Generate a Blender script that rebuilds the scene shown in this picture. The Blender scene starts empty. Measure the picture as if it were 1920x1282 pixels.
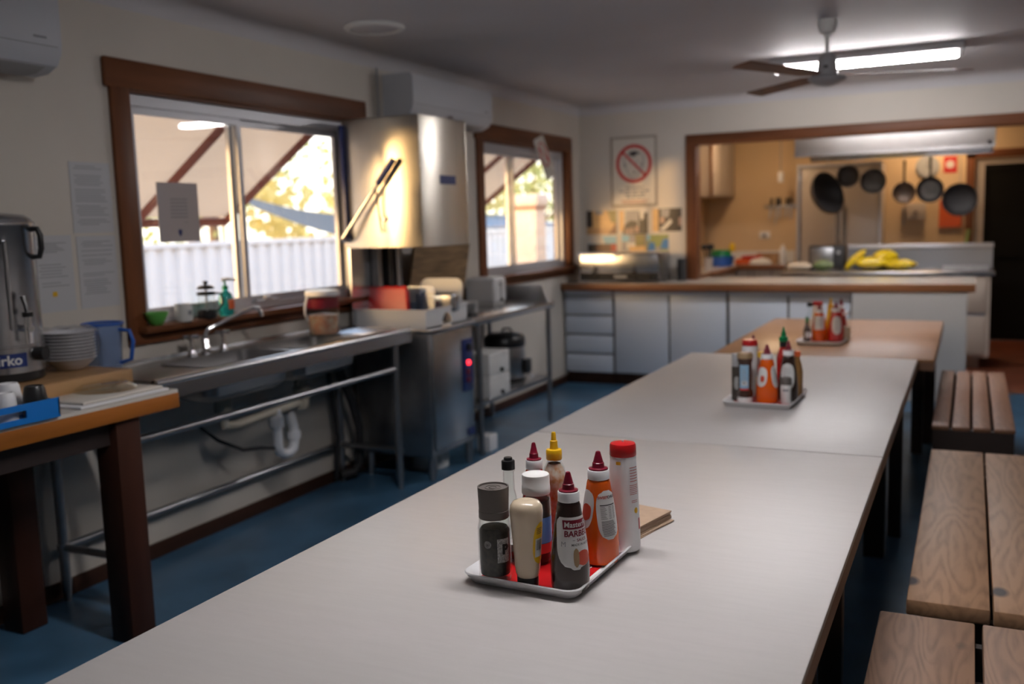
import bpy, bmesh, math, random
from mathutils import Vector, Matrix
random.seed(7)
S = bpy.context.scene
COL = S.collection
PI = math.pi

# ------------------------------------------------------------------ materials
MATS = {}
def mat(name, col, rough=0.5, metal=0.0, vary=0.0, scale=6.0, stretch=(1, 1, 1), bump=0.0, spec=0.5,
        trans=0.0, ior=1.45, emit=None, estr=0.0, col2=None, detail=4.0, coat=0.0, aniso=0.0):
    m = bpy.data.materials.new(name); m.use_nodes = True
    nt = m.node_tree; b = nt.nodes['Principled BSDF']
    b.inputs['Base Color'].default_value = (*col, 1)
    b.inputs['Roughness'].default_value = rough
    b.inputs['Metallic'].default_value = metal
    b.inputs['Specular IOR Level'].default_value = spec
    b.inputs['Transmission Weight'].default_value = trans
    b.inputs['IOR'].default_value = ior
    b.inputs['Coat Weight'].default_value = coat
    b.inputs['Coat Roughness'].default_value = 0.12
    if aniso:
        b.inputs['Anisotropic'].default_value = aniso; b.inputs['Anisotropic Rotation'].default_value = 0.25
        tg = nt.nodes.new('ShaderNodeTangent'); tg.direction_type = 'RADIAL'; tg.axis = 'Z'; nt.links.new(tg.outputs[0], b.inputs['Tangent'])
    if emit:
        b.inputs['Emission Color'].default_value = (*emit, 1)
        b.inputs['Emission Strength'].default_value = estr
    if vary > 0 or bump > 0 or col2:
        tc = nt.nodes.new('ShaderNodeTexCoord'); mp = nt.nodes.new('ShaderNodeMapping')
        mp.inputs['Scale'].default_value = stretch
        nt.links.new(tc.outputs['Object'], mp.inputs['Vector'])
        n = nt.nodes.new('ShaderNodeTexNoise'); n.inputs['Scale'].default_value = scale
        n.inputs['Detail'].default_value = detail
        nt.links.new(mp.outputs['Vector'], n.inputs['Vector'])
        r = nt.nodes.new('ShaderNodeValToRGB')
        c2 = col2 or tuple(max(0, c * (1 - vary)) for c in col)
        c1 = col if col2 else tuple(min(1, c * (1 + vary)) for c in col)
        r.color_ramp.elements[0].position = 0.33; r.color_ramp.elements[0].color = (*c2, 1)
        r.color_ramp.elements[1].position = 0.67; r.color_ramp.elements[1].color = (*c1, 1)
        nt.links.new(n.outputs['Fac'], r.inputs['Fac'])
        nt.links.new(r.outputs['Color'], b.inputs['Base Color'])
        if bump > 0:
            bp = nt.nodes.new('ShaderNodeBump'); bp.inputs['Strength'].default_value = bump
            bp.inputs['Distance'].default_value = 0.004
            nt.links.new(n.outputs['Fac'], bp.inputs['Height'])
            nt.links.new(bp.outputs['Normal'], b.inputs['Normal'])
    MATS[name] = m
    return m

def plank_mat(name, ca, cb, cc, axis=1, rough=0.55, ring=16.0, knots=True):
    """sawn timber: stretched grain, contour-like growth rings and dark knots"""
    m = bpy.data.materials.new(name); m.use_nodes = True
    nt = m.node_tree; b = nt.nodes['Principled BSDF']; L = nt.links.new
    b.inputs['Roughness'].default_value = rough
    tc = nt.nodes.new('ShaderNodeTexCoord'); mp = nt.nodes.new('ShaderNodeMapping')
    sc = [1.0, 1.0, 1.0]; sc[axis] = 0.16
    mp.inputs['Scale'].default_value = sc
    L(tc.outputs['Object'], mp.inputs['Vector'])
    n1 = nt.nodes.new('ShaderNodeTexNoise'); n1.inputs['Scale'].default_value = 5.0; n1.inputs['Detail'].default_value = 2
    L(mp.outputs['Vector'], n1.inputs['Vector'])
    mul = nt.nodes.new('ShaderNodeMath'); mul.operation = 'MULTIPLY'; mul.inputs[1].default_value = ring
    L(n1.outputs['Fac'], mul.inputs[0])
    fr = nt.nodes.new('ShaderNodeMath'); fr.operation = 'PINGPONG'; fr.inputs[1].default_value = 0.5
    L(mul.outputs[0], fr.inputs[0])
    n2 = nt.nodes.new('ShaderNodeTexNoise'); n2.inputs['Scale'].default_value = 45.0; n2.inputs['Detail'].default_value = 5
    L(mp.outputs['Vector'], n2.inputs['Vector'])
    r = nt.nodes.new('ShaderNodeValToRGB')
    r.color_ramp.elements[0].position = 0.05; r.color_ramp.elements[0].color = (*cb, 1)
    r.color_ramp.elements[1].position = 0.45; r.color_ramp.elements[1].color = (*ca, 1)
    mx = nt.nodes.new('ShaderNodeMath'); mx.operation = 'MULTIPLY_ADD'; mx.inputs[1].default_value = 0.55
    L(n2.outputs['Fac'], mx.inputs[0])
    h = nt.nodes.new('ShaderNodeMath'); h.operation = 'MULTIPLY'; h.inputs[1].default_value = 0.45
    L(fr.outputs[0], h.inputs[0]); L(h.outputs[0], mx.inputs[2])
    L(mx.outputs[0], r.inputs['Fac'])
    last = r.outputs['Color']
    if knots:
        vo = nt.nodes.new('ShaderNodeTexVoronoi'); vo.inputs['Scale'].default_value = 3.1
        mp2 = nt.nodes.new('ShaderNodeMapping'); s2 = [1.3, 1.3, 0.2]; s2[axis] = 0.8
        mp2.inputs['Scale'].default_value = s2
        L(tc.outputs['Object'], mp2.inputs['Vector']); L(mp2.outputs['Vector'], vo.inputs['Vector'])
        kr = nt.nodes.new('ShaderNodeValToRGB')
        kr.color_ramp.elements[0].position = 0.09; kr.color_ramp.elements[0].color = (1, 1, 1, 1)
        kr.color_ramp.elements[1].position = 0.14; kr.color_ramp.elements[1].color = (0, 0, 0, 1)
        L(vo.outputs['Distance'], kr.inputs['Fac'])
        mi = nt.nodes.new('ShaderNodeMixRGB'); mi.inputs[2].default_value = (*cc, 1)
        L(kr.outputs['Color'], mi.inputs[0]); L(last, mi.inputs[1]); last = mi.outputs[0]
    L(last, b.inputs['Base Color'])
    bp = nt.nodes.new('ShaderNodeBump'); bp.inputs['Strength'].default_value = 0.25; bp.inputs['Distance'].default_value = 0.002
    L(mx.outputs[0], bp.inputs['Height']); L(bp.outputs['Normal'], b.inputs['Normal'])
    MATS[name] = m
    return m

def pane_mat(name, tint=(1, 1, 1), ior=1.5, base=0.045):
    m = bpy.data.materials.new(name); m.use_nodes = True
    nt = m.node_tree; nt.nodes.clear(); L = nt.links.new
    o = nt.nodes.new('ShaderNodeOutputMaterial'); mx = nt.nodes.new('ShaderNodeMixShader')
    t = nt.nodes.new('ShaderNodeBsdfTransparent'); t.inputs['Color'].default_value = (*tint, 1)
    g = nt.nodes.new('ShaderNodeBsdfGlossy'); g.inputs['Roughness'].default_value = 0.02
    lw = nt.nodes.new('ShaderNodeLayerWeight'); lw.inputs['Blend'].default_value = 0.5
    p5 = nt.nodes.new('ShaderNodeMath'); p5.operation = 'POWER'; p5.inputs[1].default_value = 5; L(lw.outputs['Facing'], p5.inputs[0])
    f = nt.nodes.new('ShaderNodeMath'); f.operation = 'MULTIPLY_ADD'; f.inputs[1].default_value = 0.95; f.inputs[2].default_value = base; L(p5.outputs[0], f.inputs[0])
    L(f.outputs[0], mx.inputs[0]); L(t.outputs[0], mx.inputs[1]); L(g.outputs[0], mx.inputs[2]); L(mx.outputs[0], o.inputs[0])
    MATS[name] = m
    return m

def canvas_mat(name, col, tr):
    m = bpy.data.materials.new(name); m.use_nodes = True
    nt = m.node_tree; nt.nodes.clear(); L = nt.links.new
    o = nt.nodes.new('ShaderNodeOutputMaterial'); mx = nt.nodes.new('ShaderNodeMixShader'); mx.inputs[0].default_value = 0.45
    d = nt.nodes.new('ShaderNodeBsdfDiffuse'); d.inputs['Color'].default_value = (*col, 1)
    t = nt.nodes.new('ShaderNodeBsdfTranslucent'); t.inputs['Color'].default_value = (*tr, 1)
    L(d.outputs[0], mx.inputs[1]); L(t.outputs[0], mx.inputs[2]); L(mx.outputs[0], o.inputs[0])
    MATS[name] = m
    return m

# setting
mat('wall_paint', (0.58, 0.53, 0.47), 0.6, vary=0.03, scale=2)
mat('ceiling_paint', (0.55, 0.53, 0.545), 0.7, vary=0.02, scale=1.5)
mat('kitchen_paint', (0.62, 0.45, 0.27), 0.6, vary=0.03, scale=2)
mat('floor_vinyl', (0.050, 0.125, 0.215), 0.28, vary=0.25, scale=3, bump=0.05)
mat('kitchen_floor', (0.12, 0.028, 0.011), 0.5, vary=0.25, scale=3)
mat('trim_wood', (0.140, 0.048, 0.018), 0.45, spec=0.3, vary=0.3, scale=9, stretch=(1, 0.12, 1))
mat('trim_wood_z', (0.140, 0.048, 0.018), 0.45, spec=0.3, vary=0.3, scale=9, stretch=(1, 1, 0.12))
mat('trim_wood_x', (0.140, 0.048, 0.018), 0.45, spec=0.3, vary=0.3, scale=9, stretch=(0.12, 1, 1))
mat('baseboard_wood', (0.040, 0.016, 0.009), 0.5, spec=0.25, vary=0.25, scale=8, stretch=(1, 0.2, 1))
mat('aluminium', (0.50, 0.50, 0.53), 0.45, 0.35)
mat('steel', (0.52, 0.525, 0.54), 0.27, 1.0, vary=0.05, scale=14, stretch=(1, 0.06, 1))
mat('steel_hood', (0.70, 0.66, 0.58), 0.36, 1.0, vary=0.05, scale=10, stretch=(1, 1, 0.05), aniso=0.8)  # steel tinted gold to help carry the warm window light
mat('steel_dark', (0.36, 0.36, 0.37), 0.33, 1.0, vary=0.08, scale=10)
mat('chrome', (0.82, 0.82, 0.84), 0.07, 1.0)
mat('steel_dull', (0.20, 0.20, 0.21), 0.5, 0.8)
mat('bowl_steel', (0.34, 0.33, 0.33), 0.35, 0.9)
pane_mat('window_glass', (0.97, 0.98, 0.98))
pane_mat('glass', (0.95, 0.965, 0.96), base=0.022)
mat('glass_green', (0.05, 0.75, 0.7), 0.08, trans=0.75, ior=1.4)
mat('glass_blue', (0.55, 0.68, 0.95), 0.08, trans=0.85, ior=1.3)
mat('blue_edge', (0.05, 0.13, 0.42), 0.25)
pane_mat('plastic_film', (0.90, 0.90, 0.92))
# furniture
mat('laminate_white', (0.455, 0.43, 0.42), 0.42, spec=0.42, vary=0.022, scale=30, stretch=(0.3, 2.2, 1), detail=6)
mat('laminate_edge', (0.20, 0.105, 0.062), 0.45)
mat('laminate_brown', (0.275, 0.140, 0.070), 0.32, vary=0.14, scale=18, stretch=(0.2, 2.0, 1), detail=6)
mat('leg_dark', (0.028, 0.019, 0.017), 0.45)
mat('leg_red', (0.042, 0.014, 0.008), 0.5, spec=0.25, vary=0.3, scale=10, stretch=(1, 1, 0.1))
mat('edge_orange', (0.30, 0.098, 0.016), 0.45, spec=0.3, vary=0.25, scale=12, stretch=(1, 0.1, 1))
mat('bar_top', (0.62, 0.58, 0.52), 0.25, vary=0.04, scale=8)
plank_mat('bench_plank', (0.35, 0.195, 0.105), (0.15, 0.075, 0.038), (0.035, 0.026, 0.026))
plank_mat('bench_plank_dark', (0.27, 0.148, 0.086), (0.10, 0.050, 0.029), (0.03, 0.02, 0.02), ring=30)
plank_mat('bench_slat', (0.22, 0.100, 0.050), (0.12, 0.052, 0.027), (0.03, 0.02, 0.02), knots=False)
mat('bench_dark', (0.03, 0.018, 0.014), 0.6)
mat('cupboard_white', (0.50, 0.55, 0.63), 0.38)  # blue of the window light mixed into the white
mat('cupboard_cream', (0.43, 0.365, 0.31), 0.4)
mat('cupboard_gap', (0.12, 0.095, 0.08), 0.6)
mat('panel_white', (0.40, 0.395, 0.39), 0.45)
mat('counter_top', (0.50, 0.445, 0.39), 0.18)
mat('counter_edge', (0.17, 0.068, 0.026), 0.4, vary=0.25, scale=9, stretch=(0.1, 1, 1))
mat('board_ply', (0.27, 0.17, 0.085), 0.6, vary=0.35, scale=9, stretch=(1, 0.5, 5))
mat('board_wood', (0.32, 0.18, 0.08), 0.5, vary=0.3, scale=8, stretch=(1, 0.2, 1))
# plastics and paper
mat('white_plastic', (0.72, 0.72, 0.73), 0.32)
mat('white_matte', (0.70, 0.69, 0.67), 0.6)
mat('aircon_white', (0.50, 0.51, 0.545), 0.4)
mat('grey_plastic', (0.33, 0.33, 0.34), 0.45)
mat('black', (0.012, 0.012, 0.013), 0.35)
mat('black_soft', (0.02, 0.019, 0.02), 0.6)
mat('iron', (0.014, 0.012, 0.012), 0.55, 0.0, spec=0.3)
mat('screen_black', (0.010, 0.009, 0.008), 0.9, spec=0.1)
mat('iron_rust', (0.060, 0.032, 0.016), 0.45, 0.2, vary=0.4, scale=9)
mat('pan_grey', (0.07, 0.062, 0.055), 0.5, 0.3, vary=0.2, scale=12)
mat('red', (0.45, 0.008, 0.010), 0.3)
mat('red_dull', (0.50, 0.02, 0.02), 0.5)
mat('maroon', (0.165, 0.006, 0.020), 0.28)
mat('orange_sauce', (0.66, 0.095, 0.004), 0.25, coat=0.4)
mat('orange', (0.62, 0.10, 0.02), 0.5)
mat('ketchup', (0.42, 0.012, 0.010), 0.25, coat=0.4)
mat('bbq', (0.026, 0.011, 0.008), 0.25, coat=0.35)
mat('brown_sauce', (0.045, 0.020, 0.013), 0.2, coat=0.5)
mat('mayo', (0.58, 0.47, 0.34), 0.25, coat=0.5)
mat('mustard_cap', (0.70, 0.40, 0.008), 0.35)
mat('yellow', (0.75, 0.50, 0.01), 0.4)
mat('yellow_foil', (0.62, 0.44, 0.01), 0.28, vary=0.15, scale=14)
mat('tan_cap', (0.30, 0.20, 0.11), 0.4)
mat('green_cap', (0.005, 0.17, 0.055), 0.3)
mat('green', (0.12, 0.42, 0.08), 0.4)
mat('stalk_green', (0.22, 0.27, 0.07), 0.5)
mat('packet_green', (0.13, 0.17, 0.06), 0.35, vary=0.3, scale=20)
mat('grinder_cap', (0.105, 0.090, 0.082), 0.5)
mat('peppercorn', (0.020, 0.016, 0.014), 0.5, vary=0.0, scale=130, col2=(0.050, 0.040, 0.030), detail=1)
mat('coffee', (0.018, 0.008, 0.005), 0.3)
mat('label_white', (0.62, 0.62, 0.61), 0.4)
mat('label_blue', (0.05, 0.17, 0.46), 0.35)
mat('label_skyblue', (0.25, 0.42, 0.58), 0.4)
mat('label_grey', (0.34, 0.34, 0.335), 0.5, vary=0.3, scale=260, detail=0)
mat('label_yellow', (0.68, 0.40, 0.01), 0.4)
mat('ink', (0.05, 0.045, 0.05), 0.6)
mat('ink_grey', (0.26, 0.26, 0.28), 0.6)
mat('ink_red', (0.42, 0.05, 0.035), 0.6)
mat('ink_pale', (0.42, 0.24, 0.19), 0.6)
mat('tomato', (0.50, 0.06, 0.03), 0.4)
mat('paper', (0.55, 0.55, 0.57), 0.5)
mat('paper_wall', (0.50, 0.50, 0.515), 0.35)
mat('sign_white', (0.60, 0.555, 0.49), 0.4)
mat('sign_edge', (0.34, 0.29, 0.24), 0.4)
mat('kraft', (0.40, 0.275, 0.19), 0.8, vary=0.06, scale=40)
mat('blue_plastic', (0.008, 0.16, 0.52), 0.35)
mat('blue', (0.02, 0.10, 0.42), 0.4)
mat('navy', (0.012, 0.028, 0.14), 0.4)
mat('pvc', (0.66, 0.67, 0.70), 0.35)
mat('pvc_cream', (0.40, 0.36, 0.29), 0.45)
mat('amber', (0.50, 0.28, 0.10), 0.15, trans=0.6)
mat('residue', (0.62, 0.30, 0.12), 0.3, col2=(0.80, 0.74, 0.66), scale=60)
mat('tile_mix', (0.45, 0.16, 0.09), 0.4, col2=(0.55, 0.42, 0.30), scale=28)
mat('led_red', (0.8, 0.01, 0.02), 0.4, emit=(1.0, 0.02, 0.03), estr=2.5)
mat('kitchen_fill_tube', (1, 1, 1), 0.5, emit=(1.0, 0.965, 0.965), estr=36.0)  # glow of the unseen tube added in the kitchen
mat('tube_light', (1, 1, 1), 0.5, emit=(1.0, 0.965, 0.965), estr=47.0)
mat('kitchen_fill_glow', (1, 1, 1), 0.5, emit=(1.0, 0.68, 0.40), estr=31.0)  # glow of the unseen warm lamps added in the kitchen
# outside
mat('fence_white', (0.66, 0.67, 0.70), 0.5)
mat('paving', (0.42, 0.36, 0.30), 0.9, vary=0.1, scale=2)
canvas_mat('canvas', (0.50, 0.45, 0.40), (0.34, 0.29, 0.24))
canvas_mat('paper_lit', (0.55, 0.54, 0.57), (0.30, 0.29, 0.31))
mat('awning_red', (0.17, 0.045, 0.03), 0.5)
mat('shade_cloth', (0.10, 0.10, 0.105), 0.8)
mat('bark', (0.16, 0.11, 0.08), 0.9, vary=0.2, scale=8)
mat('brick_cream', (0.55, 0.47, 0.42), 0.8, vary=0.08, scale=14)
mat('roof_slate', (0.12, 0.17, 0.25), 0.6)
canvas_mat('leaf_gold', (0.66, 0.56, 0.24), (0.80, 0.70, 0.30))
canvas_mat('leaf_green', (0.40, 0.43, 0.20), (0.55, 0.58, 0.26))
# photo-print colours
for nm, c in dict(p_sand=(0.58, 0.36, 0.16), p_tan=(0.45, 0.27, 0.13), p_dark=(0.035, 0.028, 0.028), p_olive=(0.20, 0.17, 0.06),
                  p_grey=(0.28, 0.27, 0.28), p_sky=(0.22, 0.42, 0.56), p_blue=(0.02, 0.15, 0.42), p_brown=(0.16, 0.075, 0.045),
                  p_red=(0.38, 0.06, 0.04), p_pale=(0.58, 0.54, 0.50), p_green=(0.20, 0.24, 0.08), p_skin=(0.40, 0.26, 0.21)).items():
    mat(nm, c, 0.4, vary=0.12, scale=30)

# ------------------------------------------------------------------ mesh builder
class MB:
    def __init__(self): self.bm = bmesh.new(); self.mats = []; self.cur = 0
    def use(self, name):
        if name not in self.mats: self.mats.append(name)
        self.cur = self.mats.index(name); return self
    def _mark(self, faces):
        for f in faces: f.material_index = self.cur
    def box(self, x0, x1, y0, y1, z0, z1, bev=0.0, seg=2):
        x0, x1 = sorted((x0, x1)); y0, y1 = sorted((y0, y1)); z0, z1 = sorted((z0, z1))
        t = bmesh.new()
        bmesh.ops.create_cube(t, size=1)
        bmesh.ops.scale(t, vec=(x1 - x0, y1 - y0, z1 - z0), verts=t.verts)
        bmesh.ops.translate(t, vec=((x0 + x1) / 2, (y0 + y1) / 2, (z0 + z1) / 2), verts=t.verts)
        if bev: bmesh.ops.bevel(t, geom=t.edges[:], offset=bev, segments=seg, affect='EDGES', profile=0.5)
        return self.add(t)
    def add(self, t, M=None):
        if M is not None: bmesh.ops.transform(t, matrix=M, verts=t.verts)
        vm = {v: self.bm.verts.new(v.co) for v in t.verts}
        fs = []
        for f in t.faces:
            try: fs.append(self.bm.faces.new([vm[v] for v in f.verts]))
            except ValueError: pass
        self._mark(fs); t.free(); return self
    def quad(self, *pts):
        f = self.bm.faces.new([self.bm.verts.new(p) for p in pts]); self._mark([f]); return self
    def cyl(self, a, b, r, r2=None, seg=20, cap=True):
        a = Vector(a); b = Vector(b); r2 = r if r2 is None else r2
        d = (b - a).normalized(); u = d.orthogonal().normalized(); w = d.cross(u)
        A = [self.bm.verts.new(a + r * (u * math.cos(2 * PI * i / seg) + w * math.sin(2 * PI * i / seg))) for i in range(seg)]
        B = [self.bm.verts.new(b + r2 * (u * math.cos(2 * PI * i / seg) + w * math.sin(2 * PI * i / seg))) for i in range(seg)]
        fs = [self.bm.faces.new((A[i], A[(i + 1) % seg], B[(i + 1) % seg], B[i])) for i in range(seg)]
        if cap:
            fs.append(self.bm.faces.new(A[::-1])); fs.append(self.bm.faces.new(B))
        self._mark(fs); return self
    def lathe(self, prof, c=(0, 0, 0), seg=36, axis='Z', cap=True):
        rings = []
        for r, z in prof:
            ring = []
            for i in range(seg):
                a = 2 * PI * i / seg
                p = Vector((r * math.cos(a), r * math.sin(a), z))
                if axis == 'Y': p = Vector((p.x, -p.z, p.y))
                elif axis == 'X': p = Vector((p.z, p.x, p.y))
                ring.append(self.bm.verts.new(p + Vector(c)))
            rings.append(ring)
        fs = []
        for k in range(len(rings) - 1):
            A, B = rings[k], rings[k + 1]
            fs += [self.bm.faces.new((A[i], A[(i + 1) % seg], B[(i + 1) % seg], B[i])) for i in range(seg)]
        if cap:
            if prof[0][0] > 1e-5: fs.append(self.bm.faces.new(rings[0][::-1]))
            if prof[-1][0] > 1e-5: fs.append(self.bm.faces.new(rings[-1]))
        self._mark(fs); return self
    def tube(self, pts, r, seg=10, closed=False):
        P = [Vector(p) for p in pts]; n = len(P); rings = []; up = None
        for i in range(n):
            if closed: d = (P[(i + 1) % n] - P[i - 1]).normalized()
            else: d = (P[min(i + 1, n - 1)] - P[max(i - 1, 0)]).normalized()
            if up is None: up = d.orthogonal().normalized()
            u = (up - d * up.dot(d)); u = u.normalized() if u.length > 1e-6 else d.orthogonal().normalized(); up = u
            w = d.cross(u); rr = r[i] if isinstance(r, (list, tuple)) else r
            rings.append([self.bm.verts.new(P[i] + rr * (u * math.cos(2 * PI * k / seg) + w * math.sin(2 * PI * k / seg))) for k in range(seg)])
        fs = []
        for i in range(n if closed else n - 1):
            A, B = rings[i], rings[(i + 1) % n]
            fs += [self.bm.faces.new((A[k], A[(k + 1) % seg], B[(k + 1) % seg], B[k])) for k in range(seg)]
        if not closed:
            fs.append(self.bm.faces.new(rings[0][::-1])); fs.append(self.bm.faces.new(rings[-1]))
        self._mark(fs); return self
    def prism(self, poly, d, axis='Y', o=(0, 0, 0)):
        """extrude a 2-D polygon: axis Y -> poly in XZ, X -> poly in YZ, Z -> poly in XY; d = (start, end)"""
        def P(a, b, t):
            return Vector({'Y': (a, t, b), 'X': (t, a, b), 'Z': (a, b, t)}[axis]) + Vector(o)
        A = [self.bm.verts.new(P(a, b, d[0])) for a, b in poly]; B = [self.bm.verts.new(P(a, b, d[1])) for a, b in poly]
        n = len(poly)
        fs = [self.bm.faces.new((A[i], A[(i + 1) % n], B[(i + 1) % n], B[i])) for i in range(n)]
        fs += [self.bm.faces.new(A[::-1]), self.bm.faces.new(B)]
        self._mark(fs); return self
    def torus(self, c, R, r, axis='Z', seg=32, rs=10, a0=0, a1=2 * PI):
        full = abs(a1 - a0 - 2 * PI) < 1e-6; n = seg if full else seg + 1
        pts = []
        for i in range(n):
            a = a0 + (a1 - a0) * i / seg; x, y = R * math.cos(a), R * math.sin(a)
            pts.append(Vector(c) + Vector({'Z': (x, y, 0), 'Y': (x, 0, y), 'X': (0, x, y)}[axis]))
        return self.tube(pts, r, rs, closed=full)
    def text(self, s, size, M, align='CENTER', wrap=None, bold=0.0):
        c = bpy.data.curves.new('t', 'FONT'); c.body = s; c.size = size; c.align_x = align; c.align_y = 'CENTER'; c.offset = bold
        c.resolution_u = 3
        o = bpy.data.objects.new('t', c); COL.objects.link(o)
        dg = bpy.context.evaluated_depsgraph_get(); me = bpy.data.meshes.new_from_object(o.evaluated_get(dg))
        t = bmesh.new(); t.from_mesh(me)
        bpy.data.objects.remove(o); bpy.data.curves.remove(c); bpy.data.meshes.remove(me)
        if wrap:
            bmesh.ops.subdivide_edges(t, edges=[e for e in t.edges if e.calc_length() > size * 0.5], cuts=2)
            for v in t.verts: v.co = wrap(v.co.x, v.co.y)
            return self.add(t)
        return self.add(t, M)
    def build(self, name, parent=None, loc=(0, 0, 0), smooth=True, angle=40, recalc=True):
        if recalc: bmesh.ops.recalc_face_normals(self.bm, faces=self.bm.faces)
        me = bpy.data.meshes.new(name); self.bm.to_mesh(me); self.bm.free()
        for n in self.mats: me.materials.append(MATS[n])
        if smooth:
            for p in me.polygons: p.use_smooth = True
            me.set_sharp_from_angle(angle=math.radians(angle))
        o = bpy.data.objects.new(name, me); COL.objects.link(o); o.location = loc
        if parent: o.parent = parent
        return o

def mb(m): return MB().use(m)
def tag(o, label=None, cat=None, group=None, kind=None):
    if label: o['label'] = label
    if cat: o['category'] = cat
    if group: o['group'] = group
    if kind: o['kind'] = kind
    return o
def thing(name, label, cat, loc=(0, 0, 0), group=None, rz=0.0, kind=None):
    o = bpy.data.objects.new(name, None); COL.objects.link(o)
    o.empty_display_size = 0.05; o.location = loc; o.rotation_euler = (0, 0, rz)
    return tag(o, label, cat, group, kind)
def dup(o, loc=None, rz=None, label=None, group=None):
    def rec(src, par):
        c = src.copy(); COL.objects.link(c)
        if par: c.parent = par
        for ch in list(src.children): rec(ch, c)
        return c
    r = rec(o, None)
    if loc is not None: r.location = loc
    if rz is not None: r.rotation_euler = (0, 0, rz)
    if label: r['label'] = label
    if group: r['group'] = group
    return r
def rotM(axis, ang): return Matrix.Rotation(ang, 4, axis)

# ================================================================== SETTING
XL, YB, ZC = -3.57, 9.05, 2.70
XR, YF, YK = 3.3, -2.6, 12.7
def st(name, b, label, cat, parent=None, loc=(0, 0, 0), **k):
    o = b.build(name, parent, loc, **k)
    if parent is None: tag(o, label, cat, kind='structure')
    return o
st('floor', mb('floor_vinyl').box(XL - .14, XR + .12, YF - .12, YB + .02, -.08, 0), 'blue vinyl floor of the dining room', 'floor', smooth=False)
st('floor_kitchen', mb('kitchen_floor').box(-3.3, XR + .12, YB + .02, YK + 1.5, -.08, 0), 'red brown floor of the kitchen beyond the counter', 'floor', smooth=False)
st('ceiling', mb('ceiling_paint').box(XL - .14, XR + .12, YF - .12, YB + .12, ZC, ZC + .1), 'grey white flat ceiling of the dining room', 'ceiling', smooth=False)
st('ceiling_kitchen', mb('ceiling_paint').box(-3.3, XR + .12, YB + .12, YK + 1.5, ZC, ZC + .1), 'ceiling over the kitchen behind the counter', 'ceiling', smooth=False)
W1 = (3.32, 5.10, 1.125, 2.25); W2 = (6.91, 8.68, 1.125, 2.25)
b = mb('wall_paint'); xa, xb = XL - .14, XL
b.box(xa, xb, YF, W1[0], 0, ZC); b.box(xa, xb, W1[1], W2[0], 0, ZC); b.box(xa, xb, W2[1], YB + .12, 0, ZC)
for w in (W1, W2): b.box(xa, xb, w[0], w[1], 0, w[2]); b.box(xa, xb, w[0], w[1], w[3], ZC)
st('wall_left', b, 'cream painted wall with the two windows', 'wall', smooth=False)
OX0, OX1, OZ = -2.385, 2.3, 2.27
b = mb('wall_paint').box(XL, OX0, YB, YB + .12, 0, ZC); b.box(OX0, OX1, YB, YB + .12, OZ, ZC); b.box(OX1, XR, YB, YB + .12, 0, ZC)
st('wall_back', b, 'cream wall with the wide serving opening to the kitchen', 'wall', smooth=False)
st('wall_right', mb('wall_paint').box(XR, XR + .12, YF, YK + 1.5, 0, ZC), 'cream wall on the far side of the benches', 'wall', smooth=False)
st('wall_front', mb('wall_paint').box(XL, XR, YF - .12, YF, 0, ZC), 'cream wall behind the viewer', 'wall', smooth=False)
# kitchen shell; the doorway is cut through the far wall
b = mb('kitchen_paint'); b.box(-3.3, .02, YK, YK + .12, 0, ZC); b.box(.98, XR, YK, YK + .12, 0, ZC); b.box(.02, .98, YK, YK + .12, 2.18, ZC)
st('wall_kitchen_back', b, 'warm cream kitchen wall with the hanging pans in front of it', 'wall', smooth=False)
st('wall_kitchen_left', mb('kitchen_paint').box(-3.3, -3.2, YB + .12, YK, 0, ZC), 'warm cream side wall of the kitchen', 'wall', smooth=False)
st('wall_passage', mb('kitchen_paint').box(-.3, XR, YK + 1.4, YK + 1.5, 0, ZC), 'wall at the end of the dark passage', 'wall', smooth=False)
# cornices
def cove(a0, a1, axis, flip, name, pos, lab):
    r = .085
    pts = [(0, 0), (0, -r)] + [(r - r * math.cos(t), -r + r * math.sin(t)) for t in [i * PI / 12 for i in range(1, 6)]] + [(r, 0)]
    b = mb('ceiling_paint')
    if axis == 'Y': b.prism([(pos + (x if flip > 0 else -x), ZC - .0005 + z) for x, z in pts], (a0, a1), 'Y')
    else: b.prism([(pos - x, ZC - .0005 + z) for x, z in pts], (a0, a1), 'X')
    st(name, b, lab, 'cornice', angle=60)
cove(YF, YB, 'Y', 1, 'trim_1', XL, 'coved cornice above the window wall')
cove(XL, XR, 'X', 1, 'trim_2', YB, 'coved cornice above the serving opening wall')
st('baseboard_left', mb('baseboard_wood').box(XL, XL + .018, YF, YB, 0, .075, .004), 'dark stained skirting board under the windows', 'baseboard')
# serving opening lining and architrave
b = mb('trim_wood_z'); b.box(-2.475, OX0 + .012, YB - .022, YB + .14, .985, 2.262, .004)
b.use('trim_wood_x').box(-2.475, OX1, YB - .022, YB + .14, 2.262, 2.36, .004)
st('trim_3', b, 'brown timber frame around the serving opening', 'trim')

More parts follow.
